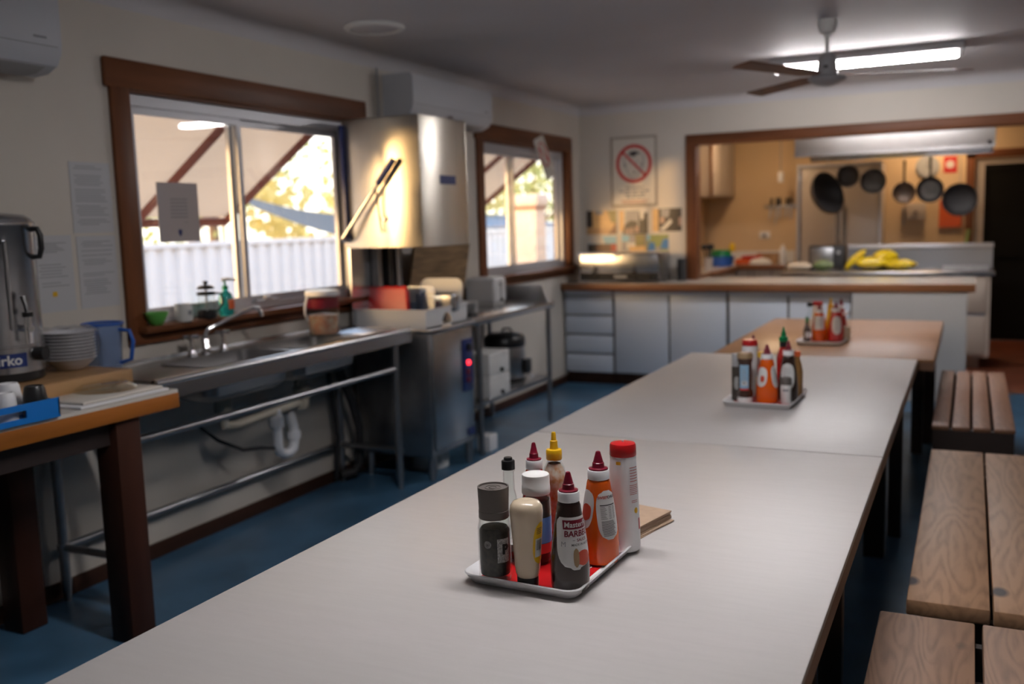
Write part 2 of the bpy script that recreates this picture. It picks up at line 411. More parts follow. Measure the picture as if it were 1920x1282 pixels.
def window(name, y0, y1, z0, z1, mull, label, ty0, ty1):
    r = thing(name, label, 'window', (XL, y0, z0), kind='structure')
    Y = lambda v: v - y0
    Z = lambda v: v - z0
    b = mb('trim_wood')                                   # head and apron boards of the architrave
    b.box(.0, .028, Y(ty0 - .03), Y(ty1), Z(z1), Z(z1) + .135, .012)
    b.box(.0, .026, Y(ty0), Y(ty1), Z(z0) - .07, Z(z0) - .012, .006)
    b.use('trim_wood_z'); b.box(.0, .025, Y(ty0), Y(y0), Z(z0) - .05, Z(z1) + .01, .005); b.box(.0, .025, Y(y1), Y(ty1), Z(z0) - .05, Z(z1) + .01, .005)
    # reveal
    b.box(-.14, .004, Y(y0) - .02, Y(y0) + .008, Z(z0), Z(z1)); b.box(-.14, .004, Y(y1) - .008, Y(y1) + .02, Z(z0), Z(z1))
    b.use('trim_wood').box(-.14, .004, Y(y0), Y(y1), Z(z1) - .01, Z(z1) + .015)
    b.build('window_frame', r)
    mb('trim_wood').box(-.14, .085, Y(y0) - .06, Y(y1) + .06, Z(z0) - .014, Z(z0) + .018, .005).build('window_sill', r)
    b = mb('aluminium'); xo0, xo1 = -.095, -.03
    b.box(xo0, xo1, Y(y0) + .008, Y(y0) + .04, Z(z0) + .018, Z(z1) - .01); b.box(xo0, xo1, Y(y1) - .045, Y(y1) - .008, Z(z0) + .018, Z(z1) - .01)
    b.box(xo0, xo1, Y(y0) + .04, Y(y1) - .045, Z(z1) - .065, Z(z1) - .01); b.box(xo0, xo1, Y(y0) + .04, Y(y1) - .045, Z(z0) + .018, Z(z0) + .055)
    b.build('outer_frame', r, smooth=False)
    for k, (p0, p1, x) in enumerate(((y0 + .04, mull + .035, -.055), (mull - .035, y1 - .045, -.082))):
        s = mb('aluminium'); t = .034
        s.box(x - .012, x + .012, Y(p0), Y(p0) + t, Z(z0) + .055, Z(z1) - .065); s.box(x - .012, x + .012, Y(p1) - t, Y(p1), Z(z0) + .055, Z(z1) - .065)
        s.box(x - .012, x + .012, Y(p0) + t, Y(p1) - t, Z(z0) + .055, Z(z0) + .09); s.box(x - .012, x + .012, Y(p0) + t, Y(p1) - t, Z(z1) - .10, Z(z1) - .065)
        so = s.build('sash', r, smooth=False)
        mb('window_glass').box(x - .002, x + .002, Y(p0) + t, Y(p1) - t, Z(z0) + .09, Z(z1) - .10).build('pane', so, smooth=False)
    return r
window('window_1', *W1, 4.10, 'large sliding window with a brown timber frame over the sink', 3.21, 5.26)
window('window_2', *W2, 7.56, 'brown framed sliding window between the air conditioner and the room corner', 6.80, 8.80)

# ================================================================== OUTSIDE
st('ground', mb('paving').box(-60, XL - .14, -40, 80, -.3, -.15), 'pale ground outside the windows', 'ground', smooth=False)
b = mb('fence_white'); prof = []; y = -4.0
while y < 32:
    prof += [(0, y), (0, y + .07), (-.035, y + .095), (-.035, y + .165), (0, y + .19)]; y += .19
bm = b.bm; lo = [bm.verts.new((p[0], p[1], -.15)) for p in prof]; hi = [bm.verts.new((p[0], p[1], 1.45)) for p in prof]
for i in range(len(prof) - 1): bm.faces.new((lo[i], lo[i + 1], hi[i + 1], hi[i]))
f = b.build('metal_fence', None, (-6.8, 0, 0), smooth=False, recalc=False); tag(f, 'long white corrugated metal fence outside the windows', 'fence')
mb('fence_white').box(-.05, .012, -4, 32, 1.44, 1.485).build('top_rail', f, smooth=False)

def awning(y0, y1, ybar, label, d=.88, zt=2.29, zb=1.68):
    r = thing('window_awning', label, 'awning', (XL - .14, y0, zb)); n = 14
    w = y1 - y0; hz = zt - zb; L = math.hypot(d, hz)
    b = mb('canvas')
    t = bmesh.new(); g = {}
    for i in range(n + 1):
        for j in range(n + 1):
            u, v = i / n, j / n; sag = .02 * math.sin(PI * u) * abs(math.sin(PI * v * 2))
            g[i, j] = t.verts.new((-d * u, w * v, hz * (1 - u) - sag))
    for i in range(n):
        for j in range(n): t.faces.new((g[i, j], g[i + 1, j], g[i + 1, j + 1], g[i, j + 1]))
    b.add(t); b.build('canvas', r, recalc=False)
    def bar(p, q, s=.022):
        return mb('awning_red').cyl(p, q, s, seg=8)
    for yy in (0.0, ybar - y0, w): bar((-.02, yy, hz - .035), (-d, yy, -.035), .026).build('rafter', r)
    bar((-d, 0, -.035), (-d, w, -.035), .028).build('front_bar', r)
    return r
awning(3.42, 5.04, 4.26, 'beige canvas awning on red rafters outside the window over the sink')
awning(6.85, 8.56, 7.80, 'beige canvas awning on red rafters outside the window near the corner')

def tree(loc, h, rad, lm, label, n=1500, seed=1):
    rnd = random.Random(seed); r = thing('tree', label, 'tree', loc, 'trees behind the white fence')
    b = mb('bark'); b.tube([(0, 0, 0), (.1, .05, h * .35), (0, .1, h * .7)], [.14, .10, .04], 8)
    for k in range(6):
        a = k * 1.05; b.tube([(.05, .05, h * .4), (math.cos(a) * rad * .7, math.sin(a) * rad * .7, h * (.6 + .05 * k))], [.05, .015], 6)
    b.build('trunk', r)
    b = mb(lm); bm = b.bm
    blobs = [(rnd.uniform(-1, 1) * rad * .7, rnd.uniform(-1, 1) * rad * .7, h * rnd.uniform(.45, .9), rad * rnd.uniform(.35, .6)) for _ in range(9)]
    for _ in range(n):
        cx, cy, cz, cr = rnd.choice(blobs)
        d = Vector((rnd.gauss(0, 1), rnd.gauss(0, 1), rnd.gauss(0, 1))).normalized() * cr * rnd.random() ** .4
        p = Vector((cx, cy, cz)) + d; s = rnd.uniform(.06, .14)
        u = Vector((rnd.gauss(0, 1), rnd.gauss(0, 1), rnd.gauss(0, 1))).normalized(); w = u.orthogonal().normalized()
        bm.faces.new([bm.verts.new(p + q) for q in (u * s, w * s * .6, -u * s, -w * s * .6)])
    b.build('foliage', r, smooth=False, recalc=False)
tree((-10.2, 8.0, -.15), 3.6, 1.7, 'leaf_gold', 'yellow tree seen low behind the notice on the window glass', 1700, 1)
tree((-10.8, 11.0, -.15), 4.2, 1.6, 'leaf_gold', 'yellow leafed tree seen through the right pane over the sink', 1600, 2)
tree((-13.0, 13.8, -.15), 4.6, 1.9, 'leaf_green', 'green tree behind the shade sail', 1500, 3)
tree((-10.4, 17.0, -.15), 3.4, 1.9, 'leaf_gold', 'yellow tree seen through the window near the corner', 1700, 4)
tree((-10.5, 23.0, -.15), 3.8, 1.6, 'leaf_green', 'thin green tree beside the cream pillar', 900, 5)
b = mb('shade_cloth'); t = bmesh.new(); g = {}
P = [Vector((-8.6, 9.4, 2.12)), Vector((-9.4, 12.9, 1.80)), Vector((-8.2, 12.1, 1.35)), Vector((-8.2, 9.6, 1.86))]
for i in range(9):
    for j in range(5):
        u, v = i / 8, j / 4
        p = (P[0].lerp(P[1], u)).lerp(P[3].lerp(P[2], u), v); p.z -= .05 * math.sin(PI * u)
        g[i, j] = t.verts.new(p)
for i in range(8):
    for j in range(4): t.faces.new((g[i, j], g[i + 1, j], g[i + 1, j + 1], g[i, j + 1]))
b.add(t); o = b.build('shade_sail', None, recalc=False); tag(o, 'dark grey shade sail hanging beyond the white fence', 'shade sail')
mb('steel_dark').cyl((-8.6, 9.4, -.15), (-8.6, 9.4, 2.2), .03).build('sail_post', o)
mb('steel_dark').cyl((-9.4, 12.9, -.15), (-9.4, 12.9, 1.9), .03).build('sail_post', o)
b = mb('brick_cream').box(-.16, .16, -.16, .16, 0, 1.95); r = b.build('brick_pillar', None, (-5.35, 11.7, -.15), smooth=False)
tag(r, 'cream pillar standing outside the window near the corner', 'pillar')
mb('awning_red').box(-.18, .18, -.18, .18, 1.9, 1.935).build('capping_band', r, smooth=False)
mb('brick_cream').box(-.2, .2, -.2, .2, 1.95, 2.10, .02).build('pillar_cap', r)
b = mb('roof_slate').prism([(-1.2, 0), (1.2, 0), (0, .25)], (-2.5, 2.5), 'Y'); o = b.build('shed_roof', None, (-9.2, 16.6, 1.52), smooth=False)
tag(o, 'low blue grey roof just above the fence', 'roof')
mb('fence_white').box(-1.1, 1.1, -2.4, 2.4, -1.67, 0).build('wall', o, smooth=False)
# sky
w = bpy.data.worlds.new('sky'); S.world = w; w.use_nodes = True; nt = w.node_tree; nt.nodes.clear(); L = nt.links.new
tc = nt.nodes.new('ShaderNodeTexCoord'); sep = nt.nodes.new('ShaderNodeSeparateXYZ'); L(tc.outputs['Generated'], sep.inputs[0])
rp = nt.nodes.new('ShaderNodeValToRGB'); L(sep.outputs['Z'], rp.inputs['Fac'])
rp.color_ramp.elements[0].position = 0.0; rp.color_ramp.elements[0].color = (1.0, .90, .74, 1)
rp.color_ramp.elements[1].position = .55; rp.color_ramp.elements[1].color = (.60, .76, 1.02, 1)
dt = nt.nodes.new('ShaderNodeVectorMath'); dt.operation = 'DOT_PRODUCT'; L(tc.outputs['Generated'], dt.inputs[0])
gd = Vector((-.50, -.86, .06)).normalized(); dt.inputs[1].default_value = gd
cl = nt.nodes.new('ShaderNodeMath'); cl.operation = 'MAXIMUM'; cl.inputs[1].default_value = 0; L(dt.outputs['Value'], cl.inputs[0])
pw = nt.nodes.new('ShaderNodeMath'); pw.operation = 'POWER'; pw.inputs[1].default_value = 8; L(cl.outputs[0], pw.inputs[0])
ml = nt.nodes.new('ShaderNodeMixRGB'); ml.blend_type = 'ADD'; ml.inputs[0].default_value = 1; L(rp.outputs['Color'], ml.inputs[1])
sc_ = nt.nodes.new('ShaderNodeMixRGB'); sc_.blend_type = 'MULTIPLY'; sc_.inputs[0].default_value = 1; L(pw.outputs[0], sc_.inputs[1]); sc_.inputs[2].default_value = (8, 4.6, 1.6, 1)
L(sc_.outputs[0], ml.inputs[2])
bg = nt.nodes.new('ShaderNodeBackground'); bg.inputs['Strength'].default_value = 1.5; L(ml.outputs[0], bg.inputs['Color'])
ow = nt.nodes.new('ShaderNodeOutputWorld'); L(bg.outputs[0], ow.inputs[0])
def sun(name, d, e, col, ang):
    l = bpy.data.lights.new(name, 'SUN'); l.energy = e; l.color = col; l.angle = math.radians(ang)
    o = bpy.data.objects.new(name, l); COL.objects.link(o); o.rotation_euler = Vector(d).to_track_quat('-Z', 'Y').to_euler(); o.location = (-20, -20, 10)
sun('sun', (.47, .88, -.012), 1.1, (1.0, .60, .25), 4.0)

# ================================================================== TABLES AND BENCHES
def dining_table(x0, x1, y0, y1, top, label, legs):
    r = thing('dining_table', label, 'table', (x0, y0, 0), 'dining tables end to end'); w, l = x1 - x0, y1 - y0
    mb(top).box(0, w, 0, l, .732, .75, .003).build('tabletop', r)
    b = mb('laminate_edge'); e = .045
    b.box(.001, .022, 0.001, l - .001, .732 - e, .732); b.box(w - .022, w - .001, .001, l - .001, .732 - e, .732)
    b.box(.022, w - .022, .001, .022, .732 - e, .732); b.box(.022, w - .022, l - .022, l - .001, .732 - e, .732)
    b.build('edge_band', r, smooth=False)
    for (yy, inset, s) in legs:
        for xx in (inset, w - inset):
            mb('leg_dark').box(xx - s / 2, xx + s / 2, yy - s / 2, yy + s / 2, 0, .70, .004).build('leg', r)
    b = mb('leg_dark')
    for yy, inset, s in legs: b.box(inset, w - inset, yy - .02, yy + .02, .62, .70)
    b.box(w / 2 - .03, w / 2 + .03, legs[0][0], legs[-1][0], .60, .66); b.build('stretcher', r, smooth=False)
    return r
dining_table(-1.543, -.25, 1.04, 3.385, 'laminate_white', 'white laminate dining table nearest the viewer, with the sharp sauce tray on it', [(1.20, .10, .085), (1.52, .06, .06)])
dining_table(-1.543, -.25, 3.397, 5.735, 'laminate_white', 'white laminate dining table in the middle of the row', [(1.15, .115, .09), (1.47, .05, .06)])
dining_table(-1.41, -.165, 5.75, 7.82, 'laminate_brown', 'brown wood laminate dining table at the kitchen end of the row', [(.90, .12, .07), (1.20, .06, .07)])

def bench(x0, y0, y1, planks, m, label, apron=None, th=.05, gap=.014):
    tot = sum(planks) + gap * (len(planks) - 1)
    r = thing('bench_seat', label, 'bench', (x0, y0, 0), 'timber benches beside the tables'); l = y1 - y0; x = 0; rnd = random.Random(int(y0 * 100))
    for wd in planks:
        mb(m).box(-wd / 2, wd / 2, -l / 2, l / 2 + rnd.uniform(-.01, .01), -th, rnd.uniform(-.003, 0), .006).build('seat_plank', r, (x + wd / 2, l / 2, .45)); x += wd + gap
    for yy in ((.02, l - .06) if apron else (.25, l - .3)):
        mb('bench_dark').box(.03, tot - .03, yy, yy + .045, 0, .45 - th).build('leg', r, smooth=False)
    b = mb('bench_dark')
    if apron:
        b.box(0.005, tot - .005, .004, .03, .45 - th - apron, .45 - th); b.box(0.005, tot - .005, l - .03, l - .004, .45 - th - apron, .45 - th)
        b.box(.005, .03, .03, l - .03, .45 - th - apron, .45 - th); b.box(tot - .03, tot - .005, .03, l - .03, .45 - th - apron, .45 - th)
    else:
        b.box(tot / 2 - .02, tot / 2 + .02, .29, l - .32, .18, .24); b.box(.05, tot - .05, .02, .05, .45 - th - .05, .45 - th); b.box(.05, tot - .05, l - .05, l - .02, .45 - th - .05, .45 - th)
    b.build('apron', r, smooth=False)
    return r
bench(-.205, .62, 2.785, (.245, .27), 'bench_plank_dark', 'nearest timber bench, darker planks with wavy grain and a gap between', gap=.018)
bench(-.142, 2.90, 4.86, (.222, .25), 'bench_plank', 'middle timber bench of two pale worn planks with dark knots', gap=.008)
bench(-.160, 5.41, 7.34, (.085, .085, .085, .10), 'bench_slat', 'farthest bench, four reddish slats over a dark box frame', apron=.13, th=.025)

# ================================================================== BAR TABLE (left)
r = thing('bar_table', 'tall side table with orange wood edge and red brown legs holding the hot water urn', 'table', (-3.555, 1.0, 0))
mb('bar_top').box(0, .70, 0, 1.80, .945, .958).build('tabletop', r, smooth=False)
mb('edge_orange').box(0, .703, -.003, 1.803, .885, .945, .004).build('edge_band', r)
for (x, y) in ((.62, 1.56), (.12, 1.46), (.60, .14), (.10, .14)):
    mb('leg_red').box(x - .058, x + .058, y - .058, y + .058, 0, .885, .006).build('leg', r)
b = mb('leg_dark'); b.box(.08, .64, 1.54, 1.58, .80, .885); b.box(.60, .64, .14, 1.56, .79, .885); b.box(.08, .12, .14, 1.46, .79, .885); b.build('apron', r, smooth=False)

# ---- hot water urn on a wooden stand
o = mb('board_wood').box(-.22, .22, -.36, .435, 0, .075, .004).build('wooden_stand', None, (-3.31, 2.36, .958)); tag(o, 'low brown wooden stand under the hot water urn and cling wrapped bowls', 'stand')
UX, UY, UZ = -3.375, 2.42, 1.036
r = thing('hot_water_urn', 'tall stainless hot water urn with a black tap and blue badge', 'urn', (UX, UY, UZ)); R = .155
mb('steel').lathe([(R, .035), (R, .13), (R + .003, .132), (R + .003, .138), (R, .14), (R, .585), (R + .004, .59), (R + .004, .60), (R - .002, .607)], seg=56).build('tank', r)
mb('black').lathe([(R - .01, 0), (R - .004, .004), (R - .004, .036)], seg=48).build('base_ring', r)
mb('steel').lathe([(R - .005, .607), (R - .008, .615), (R - .03, .63), (.03, .642), (0, .643)], seg=48).build('lid', r)
mb('black').lathe([(.012, .642), (.012, .652), (.026, .655), (.026, .672), (.02, .678), (0, .679)], seg=24).build('lid_knob', r)
def hdl(a):
    b = mb('black'); ca, sa = math.cos(a), math.sin(a)
    P = lambda rr, z: (ca * rr, sa * rr, z)
    b.tube([P(R, .47), P(R + .03, .47), P(R + .04, .50), P(R + .04, .55), P(R + .03, .575), P(R, .575)], .011, 10); return b
hdl(.45).build('handle', r); hdl(.45 + PI).build('handle', r)
ta = -.12; ca, sa = math.cos(ta), math.sin(ta)                  # tap towards the room
b = mb('chrome'); P = lambda d, z, s=0: (ca * (R + d) - sa * s, sa * (R + d) + ca * s, z)
b.cyl(P(-.004, .205), P(.07, .205), .013, seg=16); b.cyl(P(.055, .225), P(.055, .15), .016, .013, seg=16); b.cyl(P(.055, .225), P(.055, .25), .012, seg=14); b.build('tap', r)
b = mb('black'); b.cyl(P(.055, .25), P(.055, .268), .02, seg=16); b.tube([P(.055, .265), P(.05, .29), P(.035, .325)], [.009, .009, .012], 8); b.build('tap_lever', r)
b = mb('steel_dark')
ga = -.50
for s in (-.035, .035): b.tube([((R + .006) * math.cos(ga + s * 5), (R + .006) * math.sin(ga + s * 5), z) for z in (.2, .53)], .006, 8)
b.build('sight_gauge', r)
b = mb('black'); b.cyl((R * math.cos(ga), R * math.sin(ga), .535), ((R + .02) * math.cos(ga), (R + .02) * math.sin(ga), .535), .018, seg=14); b.build('gauge_cap', r)
ka = .32; b = mb('black'); b.cyl((R * math.cos(ka), R * math.sin(ka), .10), ((R + .035) * math.cos(ka), (R + .035) * math.sin(ka), .10), .027, seg=20); b.build('thermostat_knob', r)
ba = -.52
def urnwrap(x, z): a = ba + x / R; return Vector(((R + .0035) * math.cos(a), (R + .0035) * math.sin(a), .085 + z))
t = bmesh.new(); n = 12; g = [[t.verts.new((((R + .002) * math.cos(ba + (i / n - .5) * .075 * 2 / R * 1.0)), (R + .002) * math.sin(ba + (i / n - .5) * .075 * 2 / R), .085 + z)) for i in range(n + 1)] for z in (-.026, .026)]
for i in range(n): t.faces.new((g[0][i], g[0][i + 1], g[1][i + 1], g[1][i]))
b = mb('navy').add(t); bo = b.build('badge', r); bo['label'] = 'navy blue badge with white lettering'
mb('label_white').text('birko', .052, None, wrap=urnwrap, bold=.0012).build('lettering', bo, recalc=False)

# ---- bowls in cling wrap, jug, boards, tray of cups
def stack_bowl(z):
    return mb('white_plastic').lathe([(.05, 0), (.055, .003), (.085, .03), (.098, .045), (.102, .047), (.098, .049), (.083, .034), (.05, .007), (0, .006)], seg=40)
b0 = tag(stack_bowl(0).build('cereal_bowl', None, (-3.335, 2.70, 1.036)), 'white bowl in the cling wrapped stack behind the hot water urn', 'bowl', 'bowls stacked under cling wrap')
for k in range(1, 9): dup(b0, (-3.335, 2.70, 1.036 + .0135 * k))
b = mb('plastic_film').lathe([(.108, 0), (.112, .05), (.116, .10), (.114, .155), (.09, .172), (.03, .166), (0, .168)], seg=26, cap=False)
rr = random.Random(4)
for v in b.bm.verts: v.co += Vector((rr.uniform(-.006, .006), rr.uniform(-.006, .006), rr.uniform(-.003, .003)))
tag(b.build('cling_wrap', None, (-3.335, 2.70, 1.037), angle=25), 'crinkled clear plastic wrap over the stack of white bowls', 'plastic wrap')
r = thing('water_jug', 'clear plastic water jug with blue lid rim and blue handle', 'jug', (-3.40, 2.93, .9715))
mb('glass_blue').lathe([(.062, 0), (.066, .004), (.078, .19), (.084, .225), (.081, .225), (.075, .19), (.063, .008), (0, .007)], seg=36).build('jug_body', r)
mb('blue').torus((0, 0, .226), .083, .006).build('rim', r)
mb('blue').tube([(.078, .02, .20), (.125, .03, .195), (.138, .035, .15), (.125, .03, .07), (.072, .02, .055)], .009, 10).build('handle', r)
for k, (w_, d_, yy, mm, lb) in enumerate(((.33, .42, 2.57, 'white_plastic', 'white plastic board lying under another on the tall side table'), (.30, .38, 2.57, 'bar_top', 'cream board on top of the white board on the tall side table'))):
    o = mb(mm).box(-w_ / 2, w_ / 2, -d_ / 2, d_ / 2, 0, .011, .004).build('serving_board', None, (-3.02 + (.005 if k else 0) - .01, 2.555, .9585 + .0115 * k)); tag(o, lb, 'board', 'boards on the tall table')
r = thing('glass_dish', 'shallow clear glass dish upside down on the cream board', 'dish', (-3.03, 2.60, .982))
mb('glass').lathe([(.115, 0), (.12, .002), (.115, .012), (.085, .028), (.02, .030), (0, .030), (0, .027), (.083, .025), (.112, .010)], seg=40).build('dish_body', r)
r = thing('tray', 'blue plastic tray with a cut out handle holding the mugs', 'tray', (-2.975, 2.05, .9585))
b = mb('blue_plastic'); w2, l2 = .135, .19
b.box(-w2, w2, -l2, l2, 0, .006); b.box(-w2, -w2 + .006, -l2, l2, .006, .062); b.box(-w2, w2, l2 - .006, l2, .006, .062); b.box(-w2, w2, -l2, -l2 + .006, .006, .062)
# front wall with the slot
for a, c_, z0_, z1_ in ((-l2, l2, .006, .020), (-l2, l2, .046, .068), (-l2, -.06, .020, .046), (.06, l2, .020, .046)): b.box(w2 - .006, w2, a, c_, z0_, z1_)
b.build('tray_body', r, smooth=False)
def mug(name, m, loc, label, h=.10, rt=.042, up=True, grp='mugs in the blue tray'):
    r = thing(name, label, 'mug', loc, grp)
    if up: pr_ = [(rt * .85, 0), (rt * .9, .003), (rt, .012), (rt, h), (rt - .004, h), (rt - .004, .012), (0, .008)]
    else: pr_ = [(rt, 0), (rt, .004), (rt * .93, h * .6), (rt * .8, h * .92), (rt * .7, h), (rt * .62, h), (rt * .6, h - .004), (0, h - .005)]
    mb(m).lathe(pr_, seg=36).build('mug_body', r)
    mb(m).tube([(-.5 * rt, .85 * rt, h * .8), (-.8 * rt, 1.45 * rt, h * .78), (-.9 * rt, 1.6 * rt, h * .5), (-.8 * rt, 1.4 * rt, h * .25), (-.5 * rt, .85 * rt, h * .2)], .005, 8).build('handle', r)
    return r
mug('mug', 'black', (-2.895, 2.188, .965), 'black mug upside down in the blue tray', .108, .042, False)
mug('mug', 'white_plastic', (-3.015, 2.178, .965), 'white mug upside down in the blue tray, beside the black mug', .112, .044, False)
mug('mug', 'white_plastic', (-2.905, 2.085, .965), 'slim white mug upside down at the front of the blue tray', .10, .036, False)

# ================================================================== LEFT WALL: papers, air conditioners
def paper(name, label, y0, y1, z0, z1, lines, x=XL, kind='notice', extra=None, group=None, m='paper_wall'):
    r = thing(name, label, kind, (x, y0, z0), group); w_, h_ = y1 - y0, z1 - z0
    mb(m).box(.0005, .003, 0, w_, 0, h_).build('sheet', r, smooth=False)
    b = mb('ink_grey')
    for (a, c_, z, t_) in lines: b.box(.003, .0034, a * w_, c_ * w_, z * h_ - t_ / 2, z * h_ + t_ / 2)
    b.build('print_lines', r, smooth=False)
    if extra: extra(r, w_, h_)
    return r
rl = random.Random(3)
def lines(n, z0, z1, l=.1, rmin=.6, rmax=.92, t=.0035):
    out = []
    for i in range(n):
        z = z1 - (z1 - z0) * i / max(1, n - 1)
        if rl.random() < .12: continue
        out.append((l + rl.choice((0, 0, .05)), rl.uniform(rmin, rmax), z, t))
    return out
paper('printed_notice', 'long printed notice on the wall, highest of the three left of the window', 2.965, 3.185, 1.592, 1.905, lines(26, .12, .94), group='notices left of the window')
def plastic_pocket(r, w_, h_):
    b = mb('label_yellow').box(.0034, .0038, w_ * .40, w_ * .52, h_ * .20, h_ * .265); o = b.build('yellow_mark', r, smooth=False); o['label'] = 'small yellow square mark'
paper('printed_notice', 'printed notice directly under the highest notice, beside the window frame', 2.972, 3.185, 1.255, 1.578, lines(24, .20, .92), group='notices left of the window')
paper('printed_notice', 'notice with a small yellow mark, nearest the hot water urn', 2.75, 2.945, 1.255, 1.585, lines(6, .78, .90) + lines(9, .34, .66), extra=plastic_pocket, group='notices left of the window')
def crest(r, w_, h_):
    mb('navy').prism([(-.012, .02), (.012, .02), (.012, 0), (0, -.016), (-.012, 0)], (.0032, .0038), 'X', (0, w_ * .5, h_ * .14)).build('emblem', r, smooth=False)
paper('window_notice', 'white notice with a dark emblem taped inside the window glass', 3.49, 3.765, 1.535, 1.83, [(.3, .72, z, .007) for z in (.72, .66, .60, .54, .48, .42)] + [(.62, .72, .33, .003)], x=XL - .034, extra=crest, m='paper_lit')
# near-corner window: leaning card with red ring
r = thing('hanging_card', 'white card with a red oval hanging askew from the window head near the corner', 'card', (XL + .05, 7.92, 2.33))
Mx = rotM('Z', math.radians(-30)) @ rotM('X', math.radians(28)) @ rotM('Y', math.radians(8))
t = MB().use('sign_white').box(-.002, .002, -.06, .06, -.40, 0, .001); bmesh.ops.transform(t.bm, matrix=Mx, verts=t.bm.verts); t.build('card_sheet', r)
t = MB().use('red_dull')
ring = [(.003, .042 * math.cos(a), -.165 + .115 * math.sin(a)) for a in [2 * PI * i / 32 for i in range(32)]]
t.tube(ring, .006, 6, closed=True); t.tube([(.003, -.028, -.08), (.003, .028, -.25)], .006, 6); bmesh.ops.transform(t.bm, matrix=Mx, verts=t.bm.verts); t.build('red_ring', r)

def aircon(y0, y1, zb, zt, label):
    r = thing('air_conditioner', label, 'air conditioner', (XL, y0, zb)); l, h = y1 - y0, zt - zb; d = .235
    pf = [(0, .02), (.06, .0), (.14, .005), (.20, .03), (d - .006, .075), (d, .11), (d, h - .03), (d - .012, h - .006), (d - .03, h), (0, h)]
    b = mb('aircon_white').prism(pf, (0, l), 'Y'); b.build('housing', r, angle=28)
    mb('grey_plastic').prism([(.065, -.0015), (.135, .003), (.19, .024), (.188, .028), (.13, .008), (.065, .004)], (.05, l - .05), 'Y').build('louvre', r)
    b = mb('ink_grey'); b.box(d - .001, d + .0008, .02, l - .02, .098, .101); b.build('panel_seam', r, smooth=False)
    b = mb('ink_grey').box(d + .0004, d + .0012, l - .13, l - .07, .125, .135); b.build('display', r, smooth=False)
    return r
aircon(1.75, 2.79, 2.235, 2.56, 'white wall air conditioner at the top corner above the hot water urn')
aircon(5.50, 6.66, 2.285, 2.585, 'white wall air conditioner between the two windows behind the steel dishwasher hood')
b = mb('grey_plastic').tube([(-3.545, 5.40, 2.28), (-3.545, 5.40, 2.615)], .007, 8); tag(b.build('conduit', None), 'thin grey conduit running up the wall beside the far air conditioner', 'conduit')
r = thing('ceiling_vent', 'round white vent on the ceiling above the sink', 'vent', (-3.06, 4.66, ZC))
mb('white_matte').lathe([(.17, 0), (.175, -.006), (.165, -.018), (.14, -.022), (.135, -.014), (.135, 0)], seg=48, cap=False).build('rim', r)
mb('ceiling_paint').lathe([(.135, -.004), (.128, -.012), (.0, -.016)], seg=48).build('cover', r)

# ================================================================== SINK BENCH
r = thing('sink_bench', 'long stainless steel sink bench with two bowls on tubular legs', 'sink', (-3.56, 2.86, 0)); y = lambda v: v - 2.86
D, ZT, Lb = .535, .972, 2.00
bw = ((y(3.22), y(3.80)), (y(3.86), y(4.38)))
b = mb('steel'); zt0 = ZT - .012; bx0, bx1 = .17, .475
b.box(0, bx0, 0, Lb, zt0, ZT); b.box(bx1, D - .02, 0, Lb, zt0, ZT)
yy = 0
for a, c in bw: b.box(bx0, bx1, yy, a, zt0, ZT); yy = c
b.box(bx0, bx1, yy, Lb, zt0, ZT)
b.cyl((D - .02, 0, ZT - .016), (D - .02, Lb, ZT - .016), .02, seg=16); b.box(D - .02, D - .002, 0, Lb, ZT - .085, ZT - .016)
b.box(0, .012, 0, Lb, ZT - .07, ZT + .012)
b.build('bench_top', r, angle=50)
b = mb('steel_dark'); b.box(.01, D - .03, .005, .02, ZT - .08, ZT - .013); b.box(.01, D - .03, Lb - .02, Lb - .005, ZT - .08, ZT - .013); b.build('end_skirt', r, smooth=False)
for a, c in bw:
    t = bmesh.new(); n = 8
    def rr_(x0, x1, y0, y1, z, rad):
        o = []
        for cx, cy, a0 in ((x1 - rad, y1 - rad, 0), (x0 + rad, y1 - rad, 90), (x0 + rad, y0 + rad, 180), (x1 - rad, y0 + rad, 270)):
            for k in range(5): an = math.radians(a0 + 22.5 * k); o.append((cx + rad * math.cos(an), cy + rad * math.sin(an), z))
        return o
    rings = [rr_(bx0 - .012, bx1 + .012, a - .012, c + .012, ZT + .004, .05), rr_(bx0, bx1, a, c, ZT + .002, .05), rr_(bx0 + .006, bx1 - .006, a + .006, c - .006, ZT - .14, .06), rr_(bx0 + .05, bx1 - .05, a + .05, c - .05, ZT - .175, .05)]
    V = [[t.verts.new(p) for p in rg] for rg in rings]
    for k in range(3):
        m_ = len(V[k])
        for i in range(m_): t.faces.new((V[k][i], V[k][(i + 1) % m_], V[k + 1][(i + 1) % m_], V[k + 1][i]))
    t.faces.new(V[-1]); bo = mb('bowl_steel').add(t).build('sink_bowl', r, angle=50, recalc=False)
    mb('chrome').lathe([(.03, 0), (.038, .002), (.04, .005)], ((bx0 + bx1) / 2, (a + c) / 2, ZT - .178), 20).build('waste_outlet', bo)
b = mb('steel')
for k in range(12): b.cyl((.14, y(4.50) + k * .028, ZT + .001), (.47, y(4.46) + k * .03, ZT + .001), .005, seg=8)
b.build('drainer_ribs', r)
def leg(x, yv): 
    b = mb('steel_dark'); b.cyl((x, yv, .10), (x, yv, ZT - .08), .021, seg=16); b.cyl((x, yv, 0), (x, yv, .10), .015, .024, seg=16); b.cyl((x, yv, .225), (x, yv, .255), .027, seg=16); return b
for (x, yv) in ((.485, y(4.74)), (.04, y(4.77))): leg(x, yv).build('leg', r)
for (x, yv) in ((.485, -.13), (.04, -.13)):
    b = leg(x, yv); [setattr(v.co, 'z', min(v.co.z, .86)) for v in b.bm.verts]; b.build('leg', r)
